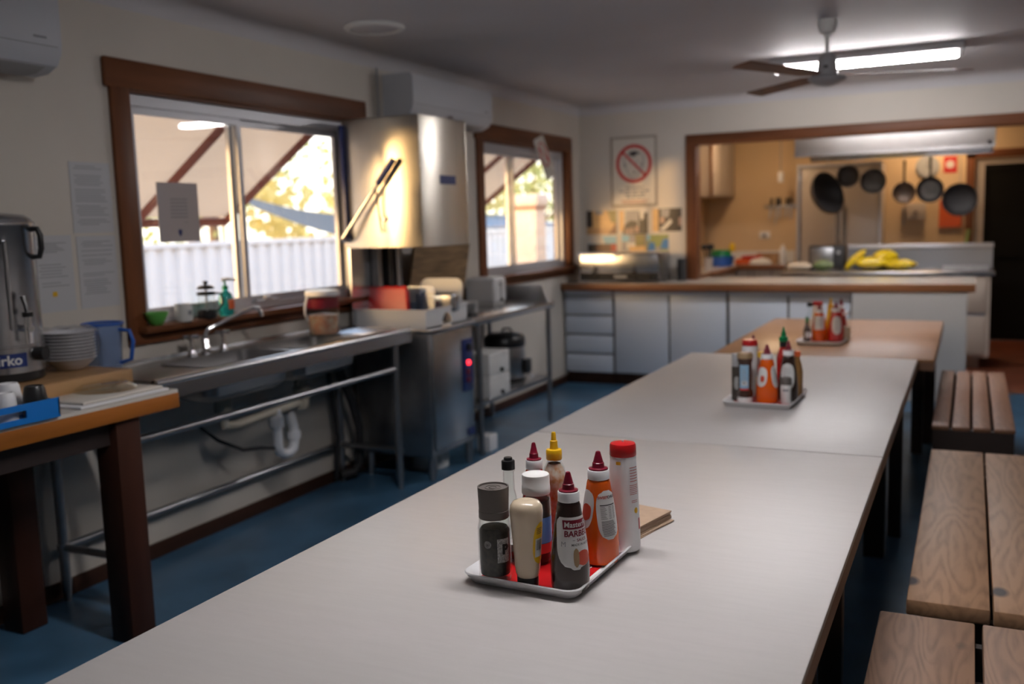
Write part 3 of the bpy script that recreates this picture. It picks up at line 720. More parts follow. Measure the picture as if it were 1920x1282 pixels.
b = mb('steel_dark'); b.box(.47, .50, -.13, .05, .835, .86); b.box(.025, .055, -.13, .05, .835, .86); b.box(.025, .50, .02, .05, .835, .89); b.build('frame_arm', r, smooth=False)
b = mb('steel_dark'); b.cyl((.485, -.13, .735), (.485, y(4.74), .735), .017, seg=14); b.build('front_rail', r)
b = mb('steel_dark'); b.cyl((.04, -.13, .24), (.04, y(4.77), .24), .017, seg=14); b.build('rear_rail', r)
for yv in (-.13, y(4.75)): mb('steel_dark').cyl((.04, yv, .24), (.485, yv, .24), .017, seg=14).build('cross_rail', r)
# taps
def tap(yv, label):
    r = thing('sink_tap', label, 'tap', (-3.45, yv, ZT), 'taps at the sink')
    mb('chrome').lathe([(.026, 0), (.027, .006), (.022, .012), (.016, .03), (.012, .055), (.013, .062), (.010, .075), (.008, .095)], seg=24).build('tap_body', r)
    b = mb('chrome')
    for k in range(2): 
        a = .5 + k * PI / 2; b.tube([(-.036 * math.cos(a), -.036 * math.sin(a), .098), (0, 0, .10), (.036 * math.cos(a), .036 * math.sin(a), .098)], [.0105, .008, .0105], 10)
    b.build('cross_handle', r); return r
tap(3.495, 'chrome cross handled tap nearest the hot water urn'); tap(3.715, 'chrome cross handled tap on the right side of the spout')
r = thing('spout', 'curved chrome swivel spout between the two cross handled taps', 'tap', (-3.45, 3.59, ZT))
mb('chrome').lathe([(.027, 0), (.028, .01), (.022, .016), (.022, .035), (.018, .04), (.018, .075), (.014, .08)], seg=24).build('spout_base', r)
mb('chrome').tube([(0, 0, .07), (0, 0, .10), (.012, .02, .125), (.05, .10, .16), (.09, .18, .195), (.115, .235, .21), (.128, .26, .205), (.134, .272, .185), (.135, .274, .165)], [.012, .012, .011, .010, .010, .011, .012, .012, .013], 14).build('spout_arm', r)
# waste pipes
r = thing('waste_pipe', 'white plastic waste trap and pipes under the sink bowls', 'pipe', (-3.29, 3.60, 0))
mb('pvc_cream').lathe([(.042, .70), (.042, .765), (.036, .77), (.036, .79)], (0, -.09, 0), 20).build('drain_fitting', r)
mb('pvc_cream').lathe([(.036, .60), (.036, .66), (.046, .665), (.046, .72), (.036, .725), (.036, .79)], (0, .52, 0), 20).build('drain_fitting', r)
mb('pvc_cream').tube([(0, -.09, .71), (0, -.085, .63), (0, 0, .615), (0, .30, .63), (0, .50, .64)], .024, 14).build('joining_pipe', r)
b = mb('pvc'); b.tube([(0, .30, .64), (0, .30, .56), (0, .30, .44), (0, .312, .405), (0, .345, .385), (0, .39, .385), (0, .425, .40), (-.005, .44, .44), (-.01, .445, .52), (-.03, .45, .575), (-.07, .47, .60), (-.13, .50, .61), (-.24, .54, .61)], .027, 14)
b.cyl((0, .30, .545), (0, .30, .60), .040, seg=18); b.cyl((-.006, .44, .45), (-.008, .442, .49), .038, seg=18); b.cyl((-.09, .48, .603), (-.135, .50, .61), .039, seg=18); b.build('trap', r)
mb('black_soft').tube([(.0, .29, .43), (-.03, .2, .45), (-.06, .1, .46), (-.15, .02, .52), (-.2, -.05, .6)], .009, 8).build('hose', r)
b = mb('black_soft'); b.tube([(-3.44, 4.62, .86), (-3.42, 4.66, .7), (-3.40, 4.74, .52), (-3.40, 4.80, .35), (-3.42, 4.82, .12), (-3.45, 4.80, .06), (-3.50, 4.72, .05)], .028, 12); b.tube([(-3.50, 4.62, .86), (-3.50, 4.66, .6), (-3.48, 4.68, .3), (-3.52, 4.70, .03)], .014, 10)
tag(b.build('drain_hose', None), 'black hoses hanging beside the dishwasher under the bench end', 'hose')

# ---- things on the sill
zs = W1[2] + .018
r = thing('bowl', 'small bright green bowl at the left end of the window sill', 'bowl', (-3.515, 3.345, zs)); mb('green').lathe([(.025, 0), (.03, .004), (.055, .05), (.058, .062), (.054, .062), (.048, .045), (.02, .008), (0, .008)], seg=32).build('bowl_body', r)
r = mug('mug', 'white_matte', (-3.505, 3.515, zs), 'white mug with a small dark print on the window sill', .088, .043, True, None)
mb('ink_grey').box(.0425, .0435, -.014, .01, .035, .055).build('print', r)
r = thing('coffee_plunger', 'glass coffee plunger with a dark band and lid on the window sill', 'coffee plunger', (-3.51, 3.68, zs))
mb('glass').lathe([(.043, .01), (.043, .135), (.041, .135), (.041, .012), (0, .012)], seg=32).build('beaker', r)
mb('black').lathe([(.046, 0), (.047, .003), (.047, .038), (.0445, .04), (.0445, .0), (0, .0)], seg=32).build('base', r)
mb('coffee').lathe([(.040, .014), (.040, .03), (0, .03)], seg=32).build('grounds', r)
b = mb('black').lathe([(.046, .118), (.047, .122), (.047, .132), (.044, .134)], seg=32, cap=False); b.build('band', r)
b = mb('steel_dark').lathe([(.005, .03), (.005, .178), (0, .178)], seg=10); b.build('plunger_rod', r)
b = mb('black').lathe([(.040, .148), (.044, .150), (.044, .156), (.03, .166), (.008, .170), (.008, .176), (.013, .180), (.013, .188), (0, .192)], seg=28); b.build('lid', r)
b = mb('black').tube([(.02, .04, .125), (.035, .075, .12), (.035, .08, .07), (.022, .045, .03)], .006, 8); b.build('handle', r)
r = thing('soap_bottle', 'turquoise dish soap pump bottle with an orange label on the window sill', 'soap bottle', (-3.505, 3.815, zs))
mb('glass_green').lathe([(.034, 0), (.038, .004), (.038, .09), (.03, .115), (.014, .128), (.013, .14), (0, .14)], seg=32).build('bottle_body', r)
mb('green_cap').lathe([(.016, .135), (.016, .155), (.006, .158), (.006, .185), (0, .185)], seg=20).build('pump', r)
mb('white_plastic').tube([(-.012, -.012, .187), (.012, .016, .190), (.035, .045, .183)], [.010, .009, .006], 10).build('pump_head', r)
o = mb('orange').box(.036, .0395, -.02, .02, .035, .085, .001).build('bottle_label', r)
b = mb('aluminium').box(-.012, .012, -.09, .09, 0, .012, .003); b.box(0, .02, -.03, .03, .012, .03, .004); tag(b.build('window_latch', None, (-3.60, 4.25, zs + .037)), 'small window latch on the bottom track of the sash over the sink', 'latch')
# plastic bucket
r = thing('storage_tub', 'clear plastic tub with a white lid and reddish patterned contents beside the sink', 'tub', (-3.345, 4.425, ZT + .002))
mb('glass').lathe([(.084, 0), (.088, .004), (.092, .235), (.089, .235), (.085, .006), (0, .005)], seg=36).build('tub_body', r)
mb('white_plastic').lathe([(.096, .226), (.098, .23), (.098, .25), (.090, .255), (0, .255)], seg=36).build('lid', r)
mb('tile_mix').lathe([(.082, .008), (.084, .115), (.03, .122), (0, .12)], seg=32).build('patterned_contents', r)
b = mb('maroon').lathe([(.0905, .155), (.0915, .21)], seg=36, cap=False); b.build('label_band', r)
mb('white_plastic').tube([(-.03, -.095, .235), (-.03, -.125, .17), (-.03, -.128, .13), (-.03, -.10, .09)], .006, 8).build('handle', r)

# ================================================================== DISHWASHER
r = thing('dishwasher', 'pass through stainless dishwasher with its square hood raised', 'dishwasher', (-3.50, 4.94, 0)); X0, X1, Y0, Y1 = 0, .55, 0, .56
b = mb('steel_dark').box(X0, X1 - .01, Y0, Y1, .15, .925, .006); b.build('cabinet', r)
mb('steel').box(X1 - .01, X1 + .006, Y0 + .03, Y1 - .03, .19, .915, .004).build('front_panel', r)
b = mb('steel').box(X0, X1 + .02, Y0 - .01, Y1 + .02, .925, .950, .008); b.build('wash_table', r)
for (x, yv) in ((.51, .04), (.51, .52), (.05, .04), (.05, .52)):
    b = mb('steel_dark').cyl((x, yv, .05), (x, yv, .15), .028, seg=14); b.cyl((x, yv, 0), (x, yv, .05), .020, .028, seg=14); b.build('foot', r)
p = mb('navy').box(X1 + .006, X1 + .014, .395, .525, .50, .84, .003).build('control_panel', r); p['label'] = 'navy blue control strip with a red light'
mb('led_red').lathe([(.016, 0), (.016, .008), (.010, .013), (0, .014)], (X1 + .014, .455, .685), 20, 'X').build('indicator_light', p)
mb('black').lathe([(.026, 0), (.024, .018), (0, .02)], (X1 + .014, .46, .785), 20, 'X').build('dial', p)
b = mb('maroon'); b.box(X1 + .013, X1 + .02, .43, .475, .605, .645, .003); b.box(X1 + .013, X1 + .02, .43, .475, .555, .59, .003); b.build('switch', p)
mb('chrome').lathe([(.012, 0), (.012, .012), (0, .014)], (X1 + .014, .485, .53), 16, 'X').build('key_switch', p)
mb('navy').box(X1 + .006, X1 + .009, .44, .53, .20, .245).build('maker_plate', r, smooth=False)
# hood: open-bottomed box of thick sheet
b = mb('steel_hood'); h0, h1, t_ = 1.452, 2.235, .012
b.box(0, X1, -.03, -.03 + t_, h0, h1, .003); b.box(0, X1, Y1 - .012, Y1, h0, h1, .003); b.box(X1 - t_, X1, -.03 + t_, Y1 - .012, h0, h1, .003); b.box(0, t_, -.03 + t_, Y1 - .012, h0, h1); b.box(0, X1, -.03, Y1, h1 - .012, h1, .004)
ho = b.build('hood', r)
b = mb('navy').box(X1, X1 + .0015, .20, .40, 1.83, 1.885); b.build('maker_plate', ho, smooth=False)
mb('chrome').lathe([(.022, 0), (.022, .02), (.016, .03), (0, .03)], (X1 - .06, Y1 - .10, h1), 16).build('hood_bolt', ho)
b = mb('navy').box(.0, .022, -.055, -.032, 1.50, 2.20); b.build('seal_strip', ho, smooth=False)
b = mb('steel_dark')
b.box(.02, .07, .20, .25, .968, 1.46); b.box(.02, .07, .42, .46, .968, 1.46); b.build('rear_column', r, smooth=False)
mb('black').box(.05, .10, .28, .33, .968, 1.48).build('gasket_column', r, smooth=False)
mb('steel').box(0, .012, -.02, Y1 + .02, .968, 1.46).build('splash_back', r, smooth=False)
# lifting handle on the near side of the hood
A = Vector((.012, -.085, 1.515)); B = Vector((.395, -.075, 1.975)); C_ = A.lerp(B, .70)
hb = mb('steel').tube([Vector((.03, -.032, 1.50)), Vector((.004, -.06, 1.50)), A, A.lerp(C_, .5), C_], [.012, .013, .014, .014, .013], 12).build('lift_handle', r)
mb('navy').cyl(C_, B, .019, seg=16).build('grip', hb)
b = mb('steel_dark').tube([A.lerp(C_, .93), A.lerp(C_, .93) + Vector((.0, .02, -.10)), A.lerp(C_, .93) + Vector((.012, .03, -.27))], .006, 8); b.cyl((.285, -.05, 1.625), (.285, -.03, 1.625), .016, seg=12); b.build('link_rod', hb)
# floor items below
tag(mb('white_matte').lathe([(.11, 0), (.12, .006), (.12, .10), (.10, .115), (0, .115)], seg=32).build('drum', None, (-3.18, 5.28, 0)), 'white round drum on the floor under the dishwasher', 'drum')
tag(mb('white_plastic').box(-.05, .05, -.06, .06, 0, .115, .006).build('small_box', None, (-3.02, 5.79, 0)), 'small white box on the floor beside the dishwasher', 'box')

# ---- dish rack and contents on the wash table
zr = .951
r = thing('dish_tub', 'white plastic dish tub with a round cut out on the dishwasher table', 'tub', (-3.235, 5.215, zr)); 
b = mb('white_plastic'); w2, l2, hh = .255, .265, .115
b.box(-w2, w2, -l2 + .30 - .30, l2, 0, .008); 
for bx in ((-w2, w2, -.26, -.252), (-w2, w2, .257, .265), (-w2, -w2 + .008, -.252, .257)): b.box(*bx, 0, hh)
n = 14                                                       # front wall with an arch
b.box(w2 - .008, w2, -.252, -.06, 0, hh); b.box(w2 - .008, w2, .06, .257, 0, hh)
arch = [(-.06, hh), (-.06, .04)] + [(-.06 + .12 * i / n, .04 + .045 * math.sin(PI * i / n)) for i in range(1, n)] + [(.06, .04), (.06, hh)]
b.prism(arch, (w2 - .008, w2), 'X')
b.box(-w2 - .006, w2 + .006, -.266, -.252, hh - .012, hh + .002, .002); b.box(-w2 - .006, w2 + .006, .257, .271, hh - .012, hh + .002, .002); b.box(w2 - .008, w2 + .006, -.252, .257, hh - .012, hh + .002, .002)
b.build('tub_body', r, angle=30)
r = thing('red_basin', 'red plastic basin standing on edge in the white dish tub', 'basin', (-3.365, 5.06, zr + .012))
Mr = rotM('X', math.radians(-14))
t = MB().use('red').prism([(-.20, .0), (.195, .0), (.15, .24), (-.215, .235)], (0, .008), 'Y'); t.prism([(-.19, .012), (.185, .012), (.145, .225), (-.2, .22)], (.03, .05), 'Y')
for e in (((-.20, 0), (.195, 0)), ((.195, 0), (.15, .24)), ((.15, .24), (-.215, .235)), ((-.215, .235), (-.20, 0))):
    (a, c), (d_, e_) = e; t.tube([(a, .004, c), (d_, .004, e_)], .009, 8)
bmesh.ops.transform(t.bm, matrix=Mr, verts=t.bm.verts); t.build('basin_body', r)
def leaning(name, label, cat, m, loc, w_, h_, th, tilt, rz=0.0, rad=.03, group=None):
    P_ = []
    for cx, cz, a0 in ((w_ / 2 - rad, h_ - rad, 0), (-w_ / 2 + rad, h_ - rad, 90), (-w_ / 2 + rad, rad, 180), (w_ / 2 - rad, rad, 270)):
        for k in range(5): an = math.radians(a0 + 22.5 * k); P_.append((cx + rad * math.cos(an), cz + rad * math.sin(an)))
    b = mb(m).prism(P_, (0, th), 'Y'); bmesh.ops.transform(b.bm, matrix=rotM('Z', rz) @ rotM('X', tilt), verts=b.bm.verts)
    return tag(b.build(name, None, loc, angle=30), label, cat, group)
leaning('plastic_lid', 'pale grey plastic lid standing behind the red basin', 'container', 'glass_blue', (-3.25, 5.20, zr + .012), .36, .235, .008, math.radians(-8), 0, .03)  # flat lid standing on edge
leaning('chopping_board', 'white chopping board with rounded corners standing in the dish tub', 'chopping board', 'white_plastic', (-3.13, 5.385, zr + .012), .30, .275, .010, math.radians(-10), .10, .05)
r = thing('bread_tin', 'shiny metal tin lying on its side in the dish tub beside the red basin', 'tin', (-3.09, 5.272, zr + .012)); 
b = mb('steel').box(-.13, .13, 0, .09, .06, .185, .025, 4); b.build('tin_body', r); mb('board_wood').box(-.155, -.13, .005, .085, .065, .18, .008).build('tin_end', r); b = mb('steel_dark').box(-.10, .10, .02, .07, 0, .06); b.build('tin_foot', r)
r0 = thing('dinner_plate', 'white plate in the small stack behind the dish tub', 'plate', (-3.19, 5.79, .9575), 'plates stacked on the steel bench')
mb('white_plastic').lathe([(.06, 0), (.065, .003), (.10, .012), (.118, .017), (.119, .019), (.098, .015), (.06, .006), (0, .005)], seg=44).build('plate_body', r0)
for k in range(1, 8): dup(r0, (-3.19 + rl.uniform(-.004, .004), 5.79 + rl.uniform(-.004, .004), .9575 + .0095 * k))

# ================================================================== STEEL BENCH RIGHT OF DISHWASHER
r = thing('steel_bench', 'stainless bench with an undershelf between the dishwasher and the corner', 'bench', (-3.56, 5.54, 0)); Lb = 1.35; D = .60
b = mb('steel').box(0, D, 0, Lb, .905, .956, .008); b.build('bench_top', r)
b = mb('steel').box(0, .014, 0, Lb, .956, 1.085); b.prism([(0, .95), (.56, .95), (.535, 1.0), (.50, 1.085), (0, 1.085)], (Lb - .014, Lb), 'Y'); b.build('splash_back', r, smooth=False)
mb('steel_dark').box(.02, D - .03, .05, Lb - .02, .335, .365, .004).build('undershelf', r)
for (x, yv) in ((D - .035, Lb - .04), (.04, Lb - .04), (D - .035, .12), (.04, .12)): mb('steel_dark').cyl((x, yv, 0), (x, yv, .905), .019, seg=14).build('leg', r)
r = thing('toaster', 'white two slice toaster on the steel bench below the window', 'toaster', (-3.37, 6.54, .957), rz=0)
b = mb('white_plastic').box(-.14, .12, -.105, .105, .012, .215, .03, 4); b.build('toaster_body', r)
mb('white_matte').box(-.125, .105, -.09, .09, 0, .02, .004).build('base', r)
b = mb('ink_grey'); b.box(.1195, .1215, -.012, .012, .05, .19, .001); b.build('lever_slot', r); 
b = mb('white_matte').box(.118, .145, -.03, .03, .155, .175, .005); b.build('lever', r)
mb('black').lathe([(.013, 0), (.013, .014), (0, .015)], (.12, .0, .04), 16, 'X').build('dial', r)
b = mb('black'); b.box(-.11, .09, -.055, -.02, .2146, .2154); b.box(-.11, .09, .02, .055, .2146, .2154); b.build('bread_slots', r, smooth=False)
leaning('timber_board', 'large brown plywood board leaning on the wall behind the dish tub', 'board', 'board_ply', (-3.495, 5.96, .958), .80, .50, .016, math.radians(10), math.radians(90), .01)
r = thing('rice_cooker', 'black and steel electric cooker urn on the undershelf', 'cooker', (-3.24, 6.55, .366))
mb('steel_dark').lathe([(.15, .02), (.155, .03), (.155, .29), (.15, .30)], seg=44).build('cooker_body', r)
mb('black').lathe([(.158, .27), (.162, .285), (.160, .33), (.145, .355), (.10, .372), (0, .378)], seg=44).build('lid', r)
mb('black').lathe([(.155, 0), (.158, .004), (.155, .03), (.150, .03)], seg=40).build('base', r)
b = mb('black').box(.145, .19, -.01, .09, .06, .17, .008); b.build('tap_housing', r); b = mb('chrome').tube([(.17, .06, .06), (.185, .08, .03), (.185, .10, .015)], .010, 8); b.build('spout', r)
mb('black').tube([(-.02, .0, .375), (-.02, .03, .40), (.02, .06, .40), (.03, .08, .372)], .009, 8).build('handle', r)
def drum(z, label):
    r = thing('detergent_carton', label, 'carton', (-3.075, 5.93, z), 'cartons on the undershelf')
    mb('white_matte').box(-.10, .10, -.16, .16, 0, .158, .006).build('carton_body', r)
    b = mb('black').cyl((.10, .02, .03), (.118, .02, .03), .013, seg=12); b.cyl((.112, .02, .03), (.112, .02, .012), .007, seg=10); b.build('dispenser_tap', r)
    mb('ink_grey').box(.1001, .1006, -.155, .155, .128, .1295).build('carton_seam', r, smooth=False); return r
drum(.366, 'white carton with a black tap standing directly on the undershelf'); drum(.526, 'white carton with a black tap on top of another carton')

# ================================================================== CONDIMENTS
def interp(prof, z):
    for (r0, z0), (r1, z1) in zip(prof, prof[1:]):
        if z0 <= z <= z1 and z1 > z0: return r0 + (r1 - r0) * (z - z0) / (z1 - z0)
    return prof[-1][0]
def patch(prof, a, half_w, z0, z1, shape='oval', m='label_white', eps=.0006, n=14, p=2.6):
    """a label that follows the bottle wall; half_w in metres along the surface"""
    b = mb(m); t = bmesh.new(); rows = []; zc, hz = (z0 + z1) / 2, (z1 - z0) / 2
    for j in range(n + 1):
        v = -1 + 2 * j / n; z = zc + hz * v; r = interp(prof, z) + eps
        if shape == 'oval': wv = half_w * max(.02, (1 - abs(v) ** p)) ** (1 / p)
        elif shape == 'drop': wv = half_w * (max(.02, 1 - abs(v) ** 3) ** .5 if v < 0 else (1 if v < .82 else max(.75, 1 - (v - .82) * 1.4)))
        else: wv = half_w
        rows.append([t.verts.new((r * math.cos(a + (wv * (-1 + 2 * i / n)) / r), r * math.sin(a + (wv * (-1 + 2 * i / n)) / r), z)) for i in range(n + 1)])
    for j in range(n):
        for i in range(n): t.faces.new((rows[j][i], rows[j][i + 1], rows[j + 1][i + 1], rows[j + 1][i]))
    return b.add(t)
def wrapf(prof, a, zc, eps=.0011):
    def f(x, y):
        z = zc + y; r = interp(prof, z) + eps; an = a + x / r
        return Vector((r * math.cos(an), r * math.sin(an), z))
    return f
def strokes(b, prof, a, items, eps=.0010):
    """small bars of print: (x0, x1, z, thickness)"""
    for x0, x1, z, th in items:
        n = max(2, int(abs(x1 - x0) / .004)); t = bmesh.new(); rows = []
        for zz in (z - th / 2, z + th / 2):
            r = interp(prof, zz) + eps
            rows.append([t.verts.new((r * math.cos(a + (x0 + (x1 - x0) * i / n) / r), r * math.sin(a + (x0 + (x1 - x0) * i / n) / r), zz)) for i in range(n + 1)])
        for i in range(n): t.faces.new((rows[0][i], rows[0][i + 1], rows[1][i + 1], rows[1][i]))
        b.add(t)
    return b
SQ = [(.040, 0), (.0455, .004), (.047, .012), (.0478, .045), (.0465, .075), (.042, .11), (.0355, .152), (.0305, .180), (.0285, .193), (.0265, .199), (.0225, .202), (.0222, .209), (.0235, .2095)]
def squeeze(loc, H, fill, label, s=1.0, nozzle='maroon', collar='white_plastic', labs=(), shoulder=None):
    r = thing('sauce_bottle', label, 'sauce bottle', loc)
    k = H / .268; prof = [(rr * s, z * k) for rr, z in SQ]; top = prof[-1][1]
    bo = mb(fill).lathe(prof, seg=44).build('bottle_body', r)
    mb(collar).lathe([(.0255 * s, top - .007 * k), (.0265 * s, top - .006 * k), (.0262 * s, top + .014 * k), (.025 * s, top + .0155 * k), (.0, top + .0155 * k)], seg=40).build('cap_collar', r)
    nz = top + .0155 * k
    mb(nozzle).lathe([(.0235 * s, nz), (.0235 * s, nz + .003 * k), (.016 * s, nz + .0045 * k), (.0148 * s, nz + .006 * k), (.0140 * s, nz + .016 * k), (.0125 * s, nz + .017 * k), (.0062 * s, H - .003), (.0048 * s, H), (.003 * s, H), (0, H - .002)], seg=32).build('nozzle', r)
    for f in labs: f(prof, bo)
    return r
def tray(loc, rz, w_, l_, label, red=True):
    r = thing('condiment_tray', label, 'tray', loc, 'trays of sauces on the dining tables', rz)
    t = bmesh.new(); V = []
    def ring(w, l, z, rad): 
        o = []
        for cx, cy, a0 in ((w / 2 - rad, l / 2 - rad, 0), (-w / 2 + rad, l / 2 - rad, 90), (-w / 2 + rad, -l / 2 + rad, 180), (w / 2 - rad, -l / 2 + rad, 270)):
            for k in range(6): an = math.radians(a0 + 18 * k); o.append(t.verts.new((cx + rad * math.cos(an), cy + rad * math.sin(an), z)))
        return o
    V = [ring(w_ - .05, l_ - .05, 0, .02), ring(w_ - .03, l_ - .03, .002, .025), ring(w_ - .004, l_ - .004, .022, .032), ring(w_, l_, .024, .033), ring(w_ - .004, l_ - .004, .0265, .032), ring(w_ - .012, l_ - .012, .025, .03), ring(w_ - .042, l_ - .042, .007, .022), ring(w_ - .055, l_ - .055, .006, .018)]
    for A, B in zip(V, V[1:]):
        n = len(A)
        for i in range(n): t.faces.new((A[i], A[(i + 1) % n], B[(i + 1) % n], B[i]))
    t.faces.new(V[0][::-1]); t.faces.new(V[-1]); mb('white_plastic').add(t).build('tray_body', r, angle=60)
    if red:
        b = mb('red').box(-w_ / 2 + .032, w_ / 2 - .032, -l_ / 2 + .034, l_ / 2 - .034, .0062, .0072); p = b.build('red_print', r, smooth=False); p['label'] = 'red printed middle of the tray with white rings'
        b = mb('label_white')
        for (cx, cy, R) in ((.088, -.065, .013), (.078, .118, .02), (.088, -.012, .011)):
            t = bmesh.new(); n = 28
            A = [t.verts.new((cx + R * math.cos(2 * PI * i / n), cy + R * math.sin(2 * PI * i / n), .0076)) for i in range(n)]; B = [t.verts.new((cx + R * .74 * math.cos(2 * PI * i / n), cy + R * .74 * math.sin(2 * PI * i / n), .0076)) for i in range(n)]
            for i in range(n): t.faces.new((A[i], A[(i + 1) % n], B[(i + 1) % n], B[i]))
            b.add(t)
        b.build('white_rings', p, smooth=False)
    return r
TZ = .7505
tray((-.893, 2.055, TZ), math.radians(-2.5), .300, .42, 'white edged red tray on the nearest table holding the sharpest group of sauces')
tray((-.815, 4.30, TZ), math.radians(-1), .305, .43, 'white tray of sauce bottles on the middle white table', red=True)
tray((-.845, 6.42, TZ), math.radians(-2), .29, .44, 'white tray of sauce bottles on the brown table', red=True)
BZ = TZ + .0075
CAM = -66 * PI / 180                                           # direction from the nearest tray to the viewer
D_ = math.radians
# --- nearest tray
def lab_bbq(prof, bo):
    a = CAM + .33
    l = patch(prof, a, .045, .056, .172, 'drop', m='label_white').build('paper_label', bo)
    l['label'] = 'pale grey label with maroon name band'
    b = patch(prof, CAM + .42, .030, .146, .166, 'rect', 'maroon', .0009); b.build('name_band', bo)
    mb('label_white').text('MasterFoods', .0165, None, 'LEFT', wrap=wrapf(prof, CAM - .38, .1555, .0013), bold=.0003).build('brand_lettering', bo, recalc=False)
    b = mb('maroon'); b.text('BARBECUE', .0180, None, 'LEFT', wrap=wrapf(prof, CAM - .36, .1355, .0011), bold=.0005); b.text('SAUCE', .0088, None, 'LEFT', wrap=wrapf(prof, CAM + .42, .1215, .0011), bold=.0002); b.build('maroon_lettering', bo, recalc=False)
    b = mb('ink').text('MADE IN AUSTRALIA', .0072, None, 'LEFT', wrap=wrapf(prof, CAM + .08, .1115, .0011), bold=.0001); strokes(b, prof, CAM, ((.006, .012, .1215, .0008),)); b.build('black_lettering', bo, recalc=False)
    b = mb('ink_grey').text('M', .016, None, wrap=wrapf(prof, CAM - .38, .113, .0011)); b.build('monogram', bo, recalc=False)
    patch(prof, CAM + .78, .019, .064, .098, 'oval', 'tomato', .0012, 8).build('food_picture', bo)
    patch(prof, CAM + .33, .007, .062, .104, 'oval', 'tan_cap', .0013, 8).build('food_picture', bo)
squeeze((-.795, 1.907, BZ), .268, 'bbq', 'brown barbecue sauce bottle with a maroon nozzle at the front of the nearest tray', .93, labs=(lab_bbq,))
def lab_chilli(prof, bo):
    a = CAM + .56
    l = patch(prof, a, .031, .066, .182, 'oval', 'label_white', p=2.8).build('paper_label', bo)
    l['label'] = 'white back label with a nutrition table'
    b = mb('ink_red').text('SWEET', .0085, None, wrap=wrapf(prof, a - .34, .166, .0011), bold=.0003); b.build('red_lettering', bo, recalc=False)
    b = mb('ink').text('CHILLI', .0085, None, wrap=wrapf(prof, a + .36, .166, .0011), bold=.0003)
    strokes(b, prof, a, [(-.021, .022, .148, .0024)] + [(-.021, -.021 + .012 + .002 * (i % 3), .1435 - .0034 * i, .0009) for i in range(9)] + [(.0, .008, .1435 - .0034 * i, .0009) for i in range(9)] + [(.012, .020, .1435 - .0034 * i, .0009) for i in range(9)])
    strokes(b, prof, a, [(-.021 + .0006 * max(0, i - 6), .012 + (i * 37 % 7) * .001, .110 - .0031 * i, .0012) for i in range(12)])
    b.build('print_lines', bo, recalc=False)
    a2 = CAM - D_(62)
    patch(prof, a2, .026, .088, .182, 'oval', 'label_white').build('front_label', bo)
    patch(prof, a2 + .12, .016, .110, .150, 'oval', 'tomato', .0010, 8).build('food_picture', bo)
squeeze((-.793, 2.092, BZ), .272, 'orange_sauce', 'tall orange sweet chilli sauce bottle with a maroon nozzle on the nearest tray', 1.0, labs=(lab_chilli,))
def lab_plain(a, w_, z0, z1, m='label_white', shape='oval', lines_=0):
    def f(prof, bo):
        patch(prof, a, w_, z0, z1, shape, m).build('paper_label', bo)
        if lines_:
            b = mb('ink_grey'); strokes(b, prof, a, [(-w_ * .6, w_ * (.3 + .1 * (i % 3)), z1 - (z1 - z0) * (.2 + .6 * i / lines_), .0022) for i in range(lines_)]); b.build('print_lines', bo, recalc=False)
    return f
squeeze((-.978, 2.125, BZ), .272, 'ketchup', 'sauce bottle with a maroon nozzle hidden behind the white lidded jar on the nearest tray', .80, labs=(lab_plain(CAM, .03, .05, .16),))
# pepper grinder
r = thing('pepper_grinder', 'glass pepper grinder with a grey brown cap at the left corner of the nearest tray', 'pepper grinder', (-.975, 1.889, BZ))
pg = [(.033, 0), (.037, .004), (.0385, .012), (.0375, .024), (.038, .03), (.0385, .128), (.036, .142), (.0355, .152)]
mb('glass').lathe(pg + [(.033, .152), (.034, .140), (.036, .126), (.0355, .03), (.035, .02), (0, .010)], seg=44).build('glass_jar', r)
mb('peppercorn').lathe([(.0, .0105), (.034, .018), (.0352, .03), (.0356, .120), (.030, .128), (0, .130)], seg=40).build('peppercorns', r)
mb('grinder_cap').lathe([(.0345, .150), (.0352, .152), (.0352, .168), (.0345, .1685), (.0345, .170), (.0362, .2215), (.0362, .2232), (.0335, .2232), (.0325, .2195), (.0, .2195)], seg=44).build('cap', r)
b = mb('grinder_cap').torus((0, 0, .2198), .018, .0012, seg=28, rs=6); b.torus((0, 0, .2198), .009, .0012, seg=24, rs=6); b.build('cap_rings', r)
pl = patch(pg, CAM + D_(34), .0155, .052, .108, 'rect', 'label_grey').build('printed_panel', r); pl['label'] = 'speckled grey panel with a black letter'
mb('black').text('P', .030, None, wrap=wrapf(pg, CAM + D_(40), .082, .0012), bold=.002).build('lettering', pl, recalc=False)
b = mb('label_grey'); prr = pg
for R in (.0085, .0062, .0035):
    t = bmesh.new(); n = 24; f = wrapf(pg, CAM - D_(22), .095, .0007)
    A = [t.verts.new(f(R * math.cos(2 * PI * i / n), R * math.sin(2 * PI * i / n))) for i in range(n)]; B = [t.verts.new(f((R - .001) * math.cos(2 * PI * i / n), (R - .001) * math.sin(2 * PI * i / n))) for i in range(n)]
    for i in range(n): t.faces.new((A[i], A[(i + 1) % n], B[(i + 1) % n], B[i]))
    b.add(t)
b.build('round_emblem', r, recalc=False)
